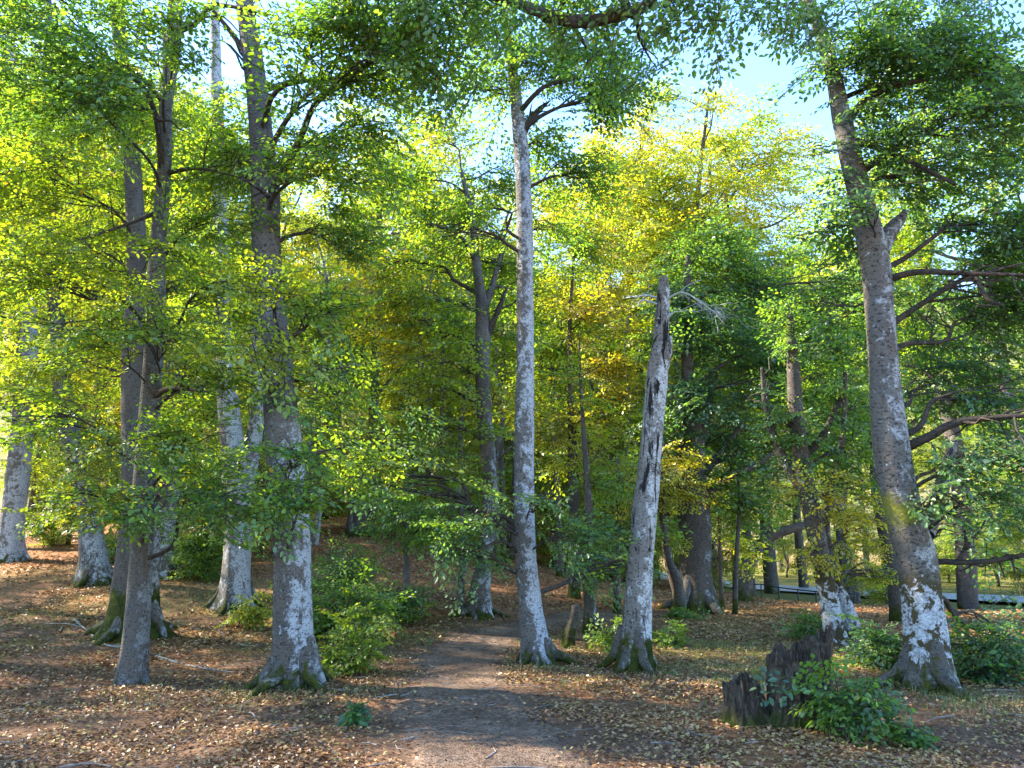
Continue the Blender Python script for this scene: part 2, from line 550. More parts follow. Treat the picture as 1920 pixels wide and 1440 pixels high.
Zm = Z + .028 * (fbm(X * 3.1, Y * 3.1, seed=21) - .5)
pd = path_dist(X.ravel(), Y.ravel()).reshape(X.shape)
soil = np.clip(1 - sst(1.0, 1.9, pd + .5 * (fbm(X * 1.3, Y * 1.3, seed=5) - .5)), 0, 1) * .9
soil = np.maximum(soil, .8 * sst(-.8, -2.5, X) * sst(11.5, 8.5, Y + 1.5 * (fbm(X * .8, Y * .8, seed=26) - .5)))
soil = np.maximum(soil, .75 * sst(.5, .62, fbm(X * .45 + 3, Y * .45, seed=6)) * sst(22, 12, Y))
grass = sst(.5, .62, fbm(X * .35, Y * .35, seed=14)) * sst(30, 14, Y) * .45
grass = np.maximum(grass, np.exp(-((X - 3.0) / 1.5) ** 2 - ((Y - 11.4) / 1.4) ** 2) * .9)
grass = np.maximum(grass, np.exp(-((X + 5.5) / 3) ** 2 - ((Y - 16.5) / 2.2) ** 2) * .75)
lawn = sst(9, 13, X + .25 * (Y - 36)) * sst(26, 31, Y)
grass = grass * (1 - np.clip(soil * 1.3, 0, 1)) * sst(4.5, 8.5, Y)
grass = np.maximum(grass, lawn * 1.0) * (1 - sst(80, 92, Y))
dryv = sst(70, 100, Y + 12 * (fbm(X * .04, Y * .04, seed=8) - .5))
ny, nx = X.shape
ii = (np.arange(ny - 1)[:, None] * nx + np.arange(nx - 1)[None])
Q = np.stack([ii, ii + 1, ii + nx + 1, ii + nx], -1).reshape(-1, 4)
o = build('ground', np.stack([X, Y, Zm], -1).reshape(-1, 3), Q, M['floor'], smooth=True, vattr={'soil': soil.ravel(), 'grass': grass.ravel(), 'dry': dryv.ravel()})
kind(o, 'structure', 'rolling forest floor of brown leaf litter rising to the rear')

# trodden path: a sheet just above the ground with a ragged edge
tn = np.gradient(PC[:, :2], axis=0); tn /= np.linalg.norm(tn, axis=1)[:, None]
nn = np.stack([tn[:, 1], -tn[:, 0]], 1)
us = np.linspace(-1, 1, 17)
ed = 1 + .8 * (fbm(np.arange(len(PC)) * .3, np.zeros(len(PC)), seed=31) - .5)
ed2 = 1 + .8 * (fbm(np.arange(len(PC)) * .3, np.zeros(len(PC)) + 9, seed=33) - .5)
px_ = PC[:, None, :2] + nn[:, None, :] * (us[None, :, None] * PC[:, 3][:, None, None] * np.where(us[None, :, None] < 0, ed[:, None, None], ed2[:, None, None]))
pz_ = ground_h(px_[..., 0], px_[..., 1]) + .028 * (fbm(px_[..., 0] * 3.1, px_[..., 1] * 3.1, seed=21) - .5)
pz_ = pz_ + np.where(np.abs(us)[None] > .95, -.012, .012 + .012 * (fbm(px_[..., 0] * 7, px_[..., 1] * 7, seed=2)))
a_, b_ = px_.shape[:2]
ii = (np.arange(a_ - 1)[:, None] * b_ + np.arange(b_ - 1)[None])
Q = np.stack([ii, ii + 1, ii + b_ + 1, ii + b_], -1).reshape(-1, 4)
o = build('path', np.dstack([px_, pz_]).reshape(-1, 3), Q, M['path'], smooth=True)
kind(o, 'structure', 'trodden dirt path winding into the trees')

# road beyond the trees on the lower ground
rk = spline(np.array([(-14, 62, 0, 0), (0, 56.5, 0, 0), (9, 50.5, 0, 0), (15.5, 45, 0, 0), (21, 38.5, 0, 0), (27, 31.5, 0, 0), (36, 22, 0, 0), (50, 9, 0, 0)], float), .8)[:, :2]
tn = np.gradient(rk, axis=0); tn /= np.linalg.norm(tn, axis=1)[:, None]
nn = np.stack([tn[:, 1], -tn[:, 0]], 1)
us = np.linspace(-2.4, 2.4, 7)
rp = rk[:, None] + nn[:, None] * us[None, :, None]
rz = ground_h(rk[:, 0], rk[:, 1])[:, None] + .09 + 0 * us[None]
for _ in range(12):
    rz[1:-1] = (rz[:-2] + rz[2:] + rz[1:-1]) / 3
rz = rz + .05
a_, b_ = rp.shape[:2]
ii = (np.arange(a_ - 1)[:, None] * b_ + np.arange(b_ - 1)[None])
Q = np.stack([ii, ii + 1, ii + b_ + 1, ii + b_], -1).reshape(-1, 4)
V = np.dstack([rp, rz]).reshape(-1, 3)
edge0 = np.stack([np.c_[rp[:, 0], rz[:, 0] - .25], np.c_[rp[:, 0], rz[:, 0]]], 1).reshape(-1, 3)
o = build('road', V, Q, M['asphalt'], smooth=True)
kind(o, 'structure', 'grey asphalt road curving past behind the trees')

# ------------------------------------------------------------------ foliage
LEAF6 = np.array([[0, 0, 0], [.30, .27, .05], [.70, .23, .03], [1, 0, -.06], [.70, -.23, .03], [.30, -.27, .05]])
LEAF4 = np.array([[0, 0, 0], [.42, .31, .05], [1, 0, -.05], [.42, -.31, .05]])


def rot_zyx(yaw, pitch, roll):
    cy, sy = np.cos(yaw), np.sin(yaw); cp, sp = np.cos(pitch), np.sin(pitch); cr, sr = np.cos(roll), np.sin(roll)
    Rm = np.empty((len(yaw), 3, 3))
    Rm[:, 0, 0] = cy * cp; Rm[:, 0, 1] = cy * sp * sr - sy * cr; Rm[:, 0, 2] = cy * sp * cr + sy * sr
    Rm[:, 1, 0] = sy * cp; Rm[:, 1, 1] = sy * sp * sr + cy * cr; Rm[:, 1, 2] = sy * sp * cr - cy * sr
    Rm[:, 2, 0] = -sp; Rm[:, 2, 1] = cp * sr; Rm[:, 2, 2] = cp * cr
    return Rm


def template(length, leaf, six, twigs):
    """One flat leafy spray along +X: vertices, quads, material per quad, leaf number per quad."""
    V, Qs, mi, lf = [], [], [], []
    nv = 0
    segs = [((0, 0), 0.0, length)]
    n_side = 8
    for k in range(n_side):
        x = length * (.10 + .78 * k / (n_side - 1))
        L = length * (.50 * (1 - k / n_side) + .14) * random.uniform(.8, 1.2)
        segs.append(((x, 0), (1 if k % 2 else -1) * R(random.uniform(38, 60)), L))
    nl = 0
    for si, ((x0, y0), ang, L) in enumerate(segs):
        dx, dy = math.cos(ang), math.sin(ang)
        droop = lambda s: -.16 * (s / length) ** 2 * length
        z0 = droop(x0)
        if si == 0 or twigs:
            wd = .0045 * length / .8 * (1.3 if si == 0 else .7)
            ps = [(x0 + dx * s, y0 + dy * s, z0 + (droop(s) if si == 0 else droop(s) * .6)) for s in np.linspace(0, L * .93, 3 if si == 0 else 2)]
            for a, b in zip(ps[:-1], ps[1:]):
                a, b = np.array(a), np.array(b)
                ring = [np.array([-dy, dx, 0]) * wd, np.array([dy, -dx, 0]) * wd, np.array([0, 0, wd * 1.6])]
                V += [a + r_ for r_ in ring] + [b + r_ * .7 for r_ in ring]
                for e in range(3):
                    f = (e + 1) % 3
                    Qs.append([nv + e, nv + f, nv + 3 + f, nv + 3 + e]); mi.append(1); lf.append(0)
                nv += 6
        s = leaf * (1.0 if si == 0 else .5)
        side = random.choice((-1, 1))
        while s < L:
            yaw = ang + side * R(random.uniform(30, 62))
            if s + leaf * .75 > L:
                yaw = ang + R(random.uniform(-14, 14))
            p = np.array([x0 + dx * s, y0 + dy * s, z0 + (droop(s) if si == 0 else droop(s) * .6)])
            Rm = rot_zyx(np.array([yaw]), np.array([R(random.gauss(14, 16))]), np.array([R(random.gauss(0, 24))]))[0]
            l = leaf * random.uniform(.55, 1.28)
            sh = (LEAF6 if six else LEAF4) * l
            V += list(sh @ Rm.T + p)
            nl += 1
            if six:
                Qs += [[nv, nv + 3, nv + 2, nv + 1], [nv, nv + 5, nv + 4, nv + 3]]
                mi += [0, 0]; lf += [nl, nl]
                nv += 6
            else:
                Qs.append([nv, nv + 1, nv + 2, nv + 3]); mi.append(0); lf.append(nl)
                nv += 4
            s += leaf * random.uniform(.62, .9)
            side = -side
    return np.array(V), np.array(Qs), np.array(mi), np.array(lf), nl


# name: (spray length, leaf length, six-point leaves, side twigs, height of a layer)
SPEC = {'near': (.62, .064, True, True, .38), 'mid': (.85, .095, False, True, .6), 'far': (1.25, .135, False, False, .9), 'vfar': (1.9, .21, False, False, 1.3), 'bush': (.36, .056, True, True, .14), 'tiny': (.17, .05, True, True, .07)}
TPL = {k: [template(*v[:4]) for _ in range(6)] for k, v in SPEC.items()}
LAREA = {k: (.40 if v[2] else .31) * v[1] ** 2 * .95 for k, v in SPEC.items()}


DENS = {'near': 1.9, 'mid': 1.8, 'far': .78, 'vfar': 1.0, 'bush': 1.15, 'tiny': 1.0}


class Crown:
    def __init__(s):
        s.V, s.Q, s.m, s.t, s.n = [], [], [], [], 0

    def sprays(s, P, yaw, pitch, roll, sc, tint, spec, gold=.012):
        k = rng.integers(0, 6, len(P))
        for j in range(6):
            I = np.nonzero(k == j)[0]
            if not len(I):
                continue
            V, Q, mi, lf, nl = TPL[spec][j]
            Rm = rot_zyx(yaw[I], pitch[I], roll[I])
            W = np.einsum('nij,vj->nvi', Rm, V) * sc[I][:, None, None] + P[I][:, None, :]
            QQ = Q[None] + (np.arange(len(I)) * len(V))[:, None, None] + s.n
            lt = rng.normal(0, .055, (len(I), nl + 1))
            lt = np.where(rng.random(lt.shape) < gold, .45, lt)
            s.V.append(W.reshape(-1, 3)); s.Q.append(QQ.reshape(-1, 4)); s.m.append(np.tile(mi, len(I)))
            s.t.append((tint[I][:, None] + lt[:, lf]).ravel())
            s.n += W.shape[0] * W.shape[1]

    def blob(s, c, rad, root, lai, tint, spec, tvar=.05, pitch0=8):
        """Fill an ellipsoid with layered sprays that point away from root (x, y)."""
        c = np.asarray(c, float); rad = np.asarray(rad, float)
        area = PI * max(rad[0], rad[1]) * rad[2]
        nl = np.mean([t[4] for t in TPL[spec]])
        n = max(3, int(lai * DENS[spec] * area / (LAREA[spec] * nl) * 1.25))
        sub = rng.normal(0, .44, (max(6, n // 11), 3))
        d = rng.normal(0, 1, (n, 3)); d /= np.linalg.norm(d, axis=1)[:, None]
        u = d * rng.random(n)[:, None] ** .42
        g = sub[rng.integers(0, len(sub), n)] + rng.normal(0, .19, (n, 3)) * (1, 1, 1.5)
        u = np.where((rng.random(n) < .45)[:, None], g, u)
        L = SPEC[spec][4]
        P = c + u * rad
        ph = rng.random() * L
        zl = np.round((P[:, 2] - ph) / L) * L + ph
        P[:, 2] = zl * .55 + P[:, 2] * .45 + rng.normal(0, .12 * L, n)
        P[:, 2] -= .10 * np.hypot(P[:, 0] - c[0], P[:, 1] - c[1])
        out = np.arctan2(P[:, 1] - root[1], P[:, 0] - root[0])
        yaw = out + rng.normal(0, .75, n)
        ln = SPEC[spec][0]
        P[:, 0] -= np.cos(yaw) * ln * .5; P[:, 1] -= np.sin(yaw) * ln * .5
        s.sprays(P, yaw, np.radians(rng.normal(pitch0, 18, n)), np.radians(rng.normal(0, 22, n)), rng.uniform(.7, 1.3, n),
                 tint + rng.normal(0, tvar, n), spec)
        return P

    def build(s, name, parent, off):
        V = np.vstack(s.V) - np.asarray(off)
        return build(name, V, np.vstack(s.Q), [M['leaf'], M['twig']], parent, np.concatenate(s.m), np.clip(np.concatenate(s.t), 0, 1))


def limb_curve(a, b, sag=.12, seed=0, n=5):
    """A bough from a to b: leaves steeply, levels out, wanders a little."""
    a, b = np.asarray(a, float), np.asarray(b, float)
    L = np.linalg.norm(b - a)
    t = np.linspace(0, 1, n)
    K = a + (b - a) * t[:, None]
    K[:, 2] += sag * L * np.sin(t * PI) * .8
    r = np.random.default_rng(seed)
    K[1:-1] += r.normal(0, .045 * L, (n - 2, 3))
    return spline(K, max(.1, L / 18))


def sub_branches(mb, P, r0, c, rad, n, seed, seg=5):
    """Side branches from the outer part of the bough P into the leafy ellipsoid."""
    r = np.random.default_rng(seed)
    for k in range(n):
        i = int(len(P) * r.uniform(.35, .97))
        i = min(i, len(P) - 1)
        d = r.normal(0, 1, 3); d /= np.linalg.norm(d)
        d[2] *= .6
        e = c + d * rad * r.uniform(.6, 1.0)
        q = limb_curve(P[i], e, .06, seed * 31 + k, 4)
        rr = r0 * (1 - .75 * i / len(P)) * .55
        mb.tube(q, np.linspace(max(rr, .009), .004, len(q)), seg)


def root_tubes(name, root, base, r, n, reach, m, seed):
    rr = np.random.default_rng(seed)
    for k in range(n):
        a = 2 * PI * (k + rr.uniform(-.3, .3)) / n
        L = reach * rr.uniform(.55, 1.35)
        hs = rr.uniform(.5, 1.25)
        rk_ = r * rr.uniform(.75, 1.15)
        d = np.array([math.cos(a), math.sin(a), 0])
        bx = base + d * L
        bx[2] = ground_h(bx[0], bx[1]) - .06
        mid = base + d * (r + L * .25)
        mid[2] = ground_h(mid[0], mid[1]) + .07 + .1 * r
        K = np.array([base + d * r * .5 + np.array([0, 0, (.26 + r * .9) * hs]), base + d * (r * 1.15) + np.array([0, 0, (.12 + r * .35) * hs]), mid, bx])
        P = spline(K, .07)
        mb = MB()
        mb.tube(P, np.interp(np.linspace(0, 1, len(P)), [0, .35, 1], [rk_ * .46, rk_ * .36, rk_ * .09]), 10, rough=.3, seed=seed + k)
        mb.build(name, m, root, off=base)


def tree(label, path, blobs, bk, spec='near', Yb=None, name='beech_tree', cat='tree', group=None, flare=.5, lobes=5, roots=0, reach=.6, rough=.07, seg=22, extra=(), seed=0,
         limb_r=.085, subs=9, thick=1.0, limbmat='limb'):
    """A tree standing where its base pixel meets the ground. path: (px, py, width px) from the base upwards; blobs: (px, py, rx, ry, dY, lai, tint)."""
    if Yb is None:
        P0, t0 = hit(path[0][0], path[0][1])
        Yb = P0[1]
    else:
        P0, t0 = at(path[0][0], path[0][1], Yb)
    base = np.array([P0[0], P0[1], ground_h(P0[0], P0[1])])
    K = []
    for q in path:
        px, py, wd = q[:3]
        p, t = at(px, py, Yb + (q[3] if len(q) > 3 else 0))
        K.append([*p, wd * .5 * t / F])
    K = np.array(K)
    K = np.vstack([[K[0, 0], K[0, 1], base[2] - .15, K[0, 3]], K[1:] if abs(K[0, 2] - base[2]) < .4 else K])
    C = spline(K, .11 if Yb < 16 else .3)
    root = thing(name, label, cat, base, group)
    ph = seed * 1.3
    fl = lambda th, z: 1 + flare * np.exp(-np.maximum(z - base[2], 0) / .22) * (1 + .45 * np.cos(lobes * th + ph) + .25 * np.cos(2 * th + ph * 2)) + \
        .05 * np.exp(-np.maximum(z - base[2], 0) / 1.2) * np.cos(lobes * th + ph)
    mb = MB()
    mb.tube(C[:, :3], C[:, 3], seg, rough=rough, seed=seed, flare=fl)
    mb.build('trunk', M[bk], root, off=base)
    if roots:
        root_tubes('root', root, base, K[1, 3], roots, reach, M['moss'] if roots > 3 else M[bk], seed)
    for e in extra:                                   # visible limbs given by pixels: (px, py, w, dY)
        E = np.array([[*at(a, b, Yb + d)[0], wd * .5 * at(a, b, Yb + d)[1] / F] for a, b, wd, d in e])
        q = spline(E, .12)
        mb = MB()
        mb.tube(q[:, :3], q[:, 3], 10, rough=.1, seed=seed + 3)
        if len(e) > 2 and E[-1, 3] < .03:
            rr = np.random.default_rng(seed + len(e))
            for k in range(7):
                i = int(len(q) * rr.uniform(.3, .95))
                dv = (rr.normal(0, 1, 3) * np.array([.5, .4, .35]) + (q[-1, :3] - q[0, :3]) * .15) * min(1, np.linalg.norm(q[-1, :3] - q[0, :3]) / 2)
                qq = limb_curve(q[i, :3], q[i, :3] + dv * .8, .05, seed + k, 4)
                mb.tube(qq, np.linspace(q[i, 3] * .5, .005, len(qq)), 5)
        mb.build('branch', M[bk] if E[0, 3] > .08 else M[limbmat], root, off=base)
    if blobs:
        cr = Crown()
        for bi, b in enumerate(blobs):
            px, py, rx, ry, dY, lai, tint = b
            c, t = at(px, py, Yb + dY)
            rad = np.array([rx * t / F, max(rx, ry) * t / F * .6, ry * t / F])
            if lai > 0:
                cr.blob(c, rad, C[len(C) // 2, :2], lai * thick, tint, spec)
            hd = np.hypot(C[:, 0] - c[0], C[:, 1] - c[1])
            zt = c[2] - .35 * hd.min() - .15
            i = int(np.argmin(np.abs(C[:, 2] - max(zt, base[2] + .9))))
            q = limb_curve(C[i, :3], c, .10, seed * 17 + bi)
            r0 = min(C[i, 3] * .5, limb_r * (.35 + .10 * np.linalg.norm(c - C[i, :3])))
            r0 *= float(np.clip(np.hypot(c[0] - C[i, 0], c[2] - C[i, 2]) / 1.3, .3, 1))
            mb = MB()
            mb.tube(q, np.linspace(r0, .008, len(q)), 7, rough=.08, seed=bi)
            sub_branches(mb, q, r0, c, rad, subs, seed * 13 + bi)
            mb.build('branch', M[limbmat], root, off=base)
        cr.build('crown', root, base)
    return root, base, C

# ------------------------------------------------------------------ the beeches near the path
tree('slender dark trunked beech with crooked stem, in front of the mossy old tree',
     [(245, 1283, 50), (258, 1150, 44), (266, 1000, 41), (272, 880, 39), (284, 730, 37), (292, 600, 33), (294, 490, 30), (303, 380, 26), (309, 300, 25), (311, 200, 24), (324, 90, 27), (329, -20, 24), (338, -260, 16), (345, -500, 8)],
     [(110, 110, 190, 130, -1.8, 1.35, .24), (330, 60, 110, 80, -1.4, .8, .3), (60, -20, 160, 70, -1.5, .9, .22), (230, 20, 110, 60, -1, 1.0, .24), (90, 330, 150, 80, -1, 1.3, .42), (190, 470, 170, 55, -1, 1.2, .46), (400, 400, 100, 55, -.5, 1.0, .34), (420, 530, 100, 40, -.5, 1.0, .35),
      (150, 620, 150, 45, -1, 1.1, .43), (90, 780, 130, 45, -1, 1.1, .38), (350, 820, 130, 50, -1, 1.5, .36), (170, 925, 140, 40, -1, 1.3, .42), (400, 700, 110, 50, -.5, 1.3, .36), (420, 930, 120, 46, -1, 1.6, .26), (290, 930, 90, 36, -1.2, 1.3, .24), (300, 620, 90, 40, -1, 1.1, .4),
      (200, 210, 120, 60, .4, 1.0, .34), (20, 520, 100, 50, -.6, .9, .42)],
     'slender', flare=.34, rough=.06, seed=1, limb_r=.055, thick=1.1, extra=[[(305, 330, 14, 0), (290, 210, 10, -.4), (240, 140, 8, -.8), (100, 118, 4, -1.4)], [(310, 325, 10, 0), (370, 316, 6, -.3), (440, 330, 3, -.6)],
            [(285, 745, 14, 0), (320, 728, 9, -.3), (390, 735, 4, -.7)], [(326, 60, 15, 0), (365, 45, 10, -.3), (405, 10, 8, -.5), (520, 30, 4, -.9)], [(290, 400, 9, 0), (240, 420, 6, -.4), (150, 450, 3, -.9)]])
tree('old mossy beech with wide mossy roots, half hidden behind the slender crooked trunk',
     [(250, 1195, 92), (253, 1110, 80), (262, 1000, 72), (258, 880, 56), (252, 760, 46), (250, 640, 40), (256, 500, 35), (254, 400, 32), (243, 240, 27), (226, 90, 24), (215, -60, 26), (200, -350, 12)],
     [(250, 190, 150, 110, 0, 1.0, .36), (150, 400, 150, 70, .5, .9, .42), (360, 480, 130, 70, .8, .9, .36), (170, 700, 140, 60, 1, .9, .45), (370, 640, 110, 50, .6, .9, .38), (80, 160, 130, 80, 1, .8, .35)],
     'mossy', flare=.5, roots=6, reach=.85, rough=.11, seed=2)
tree('thick grey beech with lichen spotted bark and green mossy foot, beside the leafy path edge',
     [(550, 1287, 82), (550, 1200, 76), (549, 1100, 71), (546, 980, 69), (534, 850, 65), (524, 740, 60), (517, 640, 54), (505, 540, 50), (499, 440, 52), (497, 350, 50), (489, 240, 43), (477, 130, 38), (462, 30, 33), (440, -160, 24), (420, -420, 12)],
     [(620, 20, 150, 60, -1.6, .8, .24), (640, 100, 160, 110, -1.5, 1.15, .27), (790, 70, 100, 70, -2, .9, .24), (600, 280, 120, 80, -1, 1.3, .3), (720, 230, 90, 80, -.5, 1.1, .28), (650, 440, 90, 60, 0, 1.4, .32), (610, 560, 100, 50, -1, 1.2, .36),
      (490, 640, 120, 36, -1.3, 1.5, .50), (640, 700, 110, 55, 0, 1.3, .34), (560, -300, 340, 190, 0, 1.3, .3), (560, 850, 80, 65, -1.3, 1.7, .31), (670, 830, 100, 55, .5, 1.2, .38), (500, 530, 60, 60, -1.3, 1.1, .48), (540, 935, 70, 36, -1.3, 1.6, .25), (420, 300, 90, 80, .3, 1.1, .34),
      (760, 150, 90, 90, .6, 1.0, .26), (700, 340, 90, 60, .8, 1.0, .33)],
     'beech', flare=.14, roots=7, reach=.6, rough=.09, seed=3, extra=[[(485, 200, 16, 0), (470, 120, 13, .2), (440, 70, 10, .3), (400, 20, 6, .3)], [(505, 370, 8, -.2), (480, 350, 6, -.4), (455, 335, 5, -.5)]])
tree('pale lichen covered beech behind the thick grey beech with two stems above',
     [(440, 1140, 62), (443, 1080, 52), (447, 980, 48), (440, 870, 45), (428, 760, 38), (420, 640, 32), (415, 500, 28), (410, 300, 24), (405, 100, 18), (400, -150, 10)],
     [(430, 250, 150, 110, 0, 1.0, .36), (400, 420, 130, 80, .5, .9, .42), (430, 590, 120, 60, 0, 1.0, .38), (450, 860, 90, 36, -1, .8, .33), (380, 780, 110, 50, .6, .9, .42)],
     'beech_pale', seed=4, roots=4, reach=.7, spec='mid', extra=[[(446, 960, 36, 0), (470, 860, 32, .2), (482, 770, 27, .3), (478, 640, 20, .3), (470, 480, 10, .4)]])
tree('short looking grey beech trunk on the rising ground, bark ringed and rough',
     [(178, 1092, 56), (172, 1020, 44), (160, 930, 38), (128, 800, 35), (112, 680, 32), (103, 550, 27), (97, 400, 24), (92, 250, 20), (90, 0, 12)],
     [(100, 480, 160, 110, 0, .9, .43), (110, 270, 150, 110, 0, .9, .40), (60, 690, 120, 60, 0, .8, .46), (180, 850, 120, 50, -.5, .8, .47), (200, 600, 110, 70, .6, .7, .43)], 'beech', spec='mid', seed=5, roots=4, reach=.7)
tree('pale leaning beech trunk at the far left with a dark foot',
     [(16, 1052, 52), (22, 990, 42), (34, 890, 40), (46, 760, 38), (52, 620, 34), (45, 480, 28), (30, 300, 22), (20, 60, 14)],
     [(20, 430, 150, 140, 0, .9, .42), (10, 220, 150, 120, 0, .9, .36), (60, 730, 110, 50, -.5, .7, .45), (-80, 600, 140, 120, 0, .9, .4), (60, 880, 90, 40, 1, .7, .46)], 'beech_pale', spec='mid', seed=6, roots=3, reach=.8)
tree('grey furrowed beech standing just behind the right side of the mossy tree',
     [(312, 1080, 54), (316, 1010, 44), (320, 900, 42), (326, 780, 40), (330, 650, 34), (325, 480, 26), (318, 300, 20), (310, 60, 12)],
     [(330, 520, 130, 110, 0, .9, .40), (320, 320, 130, 110, 0, .9, .38), (350, 760, 100, 60, 0, .8, .42), (340, 920, 110, 40, .5, .9, .36), (270, 630, 100, 60, 1, .7, .47)], 'beech', spec='mid', seed=7)
tree('tall straight beech with blotchy white bark, standing right beside the path',
     [(1010, 1245, 58), (998, 1170, 47), (988, 1080, 42), (983, 960, 39), (983, 820, 36), (985, 660, 33), (984, 520, 31), (983, 400, 30), (978, 290, 29), (968, 190, 22), (957, 100, 18), (950, 10, 15), (945, -160, 10)],
     [(1040, 110, 90, 80, 0, 1.4, .24), (1140, 160, 90, 70, -.4, 1.2, .22), (910, 60, 80, 80, 0, 1.2, .26), (965, 90, 60, 80, -.5, .9, .24), (900, 170, 60, 50, .3, .8, .34), (1090, 320, 70, 50, .3, 1.2, .24), (1180, 100, 60, 60, -.6, .5, .2), (1030, 270, 60, 60, .4, 1.0, .25), (870, 430, 80, 22, 0, .6, .3),
      (1040, 420, 60, 40, .3, .9, .28), (900, 965, 110, 36, -.6, .9, .22), (1080, 1000, 95, 40, -.5, 1.0, .22), (1010, 930, 60, 26, -.8, .9, .2), (1150, 1060, 70, 28, .4, .9, .26), (800, 930, 100, 32, -.2, .9, .24), (720, 890, 80, 28, .2, .8, .27), (850, 1030, 80, 24, -.4, .8, .22), (980, -60, 120, 60, 0, .6, .22), (1000, -380, 280, 180, 0, .75, .24)],
     'beech_pale', flare=.24, roots=6, reach=.5, rough=.08, seed=8, extra=[[(976, 262, 15, 0), (992, 228, 13, 0), (1012, 205, 11, .1), (1030, 190, 3, .1)], [(978, 450, 6, 0), (950, 430, 6, -.2), (960, 400, 5, -.3), (925, 390, 3, -.3)],
                                              [(975, 1040, 8, 0), (940, 1015, 6, -.3), (880, 1040, 3, -.5)]])

# the broken dead snag
sn, sb, sc_ = tree('bare broken dead trunk leaning right with bleached patches and jagged top',
     [(1188, 1257, 64), (1191, 1180, 54), (1199, 1080, 49), (1209, 980, 47), (1219, 860, 41), (1227, 760, 38), (1233, 690, 37), (1239, 630, 30), (1243, 570, 25), (1244, 532, 19)],
     [], 'snag', flare=.32, roots=6, reach=.5, rough=.24, seed=9, name='dead_tree', cat='dead tree',
     extra=[[(1243, 690, 22, -.05), (1252, 660, 17, -.12), (1256, 632, 9, -.14)], [(1238, 562, 5, 0), (1215, 554, 4, .1), (1172, 559, 2.4, .3)], [(1236, 572, 5, 0), (1205, 562, 3.5, -.1), (1196, 575, 2, -.1)], [(1246, 600, 8, -.05), (1262, 586, 4, -.1)],
            [(1245, 566, 5, 0), (1275, 548, 4, -.2), (1305, 560, 3, -.3), (1345, 590, 2.4, -.4)]], limbmat='greytwig')
mb = MB()
pe, te = at(1244, 532, sb[1])
for k in range(9):                                    # splinters of the torn top
    a = 2 * PI * k / 9
    r_ = 9 * te / F
    p0 = pe + np.array([math.cos(a), math.sin(a), 0]) * r_ * .72 + np.array([0, 0, -.06])
    mb.tube(np.array([p0, p0 + np.array([.004 * math.cos(a), .004 * math.sin(a), random.uniform(.08, .26)])]), [r_ * .42, .006], 5)
mb.build('splinter', M['snag'], sn, smooth=False, off=sb)
mb = MB()
tp = [at(a, b, sb[1] + d)[0] for a, b, d in [(1262, 554, -.12), (1275, 548, -.2), (1290, 553, -.25), (1305, 560, -.3), (1325, 575, -.35), (1345, 590, -.4)]]
q = spline(np.array(tp), .03)
mb.tube(q, np.linspace(.008, .004, len(q)), 5)
tp = [v for v in q]
for k in range(80):                                   # grey lichen bearded twigs, each growing from an earlier one
    p = tp[int(rng.integers(2, len(tp)))]
    e = p + rng.normal(0, 1, 3) * np.array([.10, .09, .07]) + np.array([.04, 0, -.05])
    q = limb_curve(p, e, .1, k, 4)
    mb.tube(q, np.linspace(.0042, .002, len(q)), 4)
    tp.append(q[len(q) // 2]); tp.append(q[-1])
mb.build('twig_tangle', M['greytwig'], sn, off=sb)

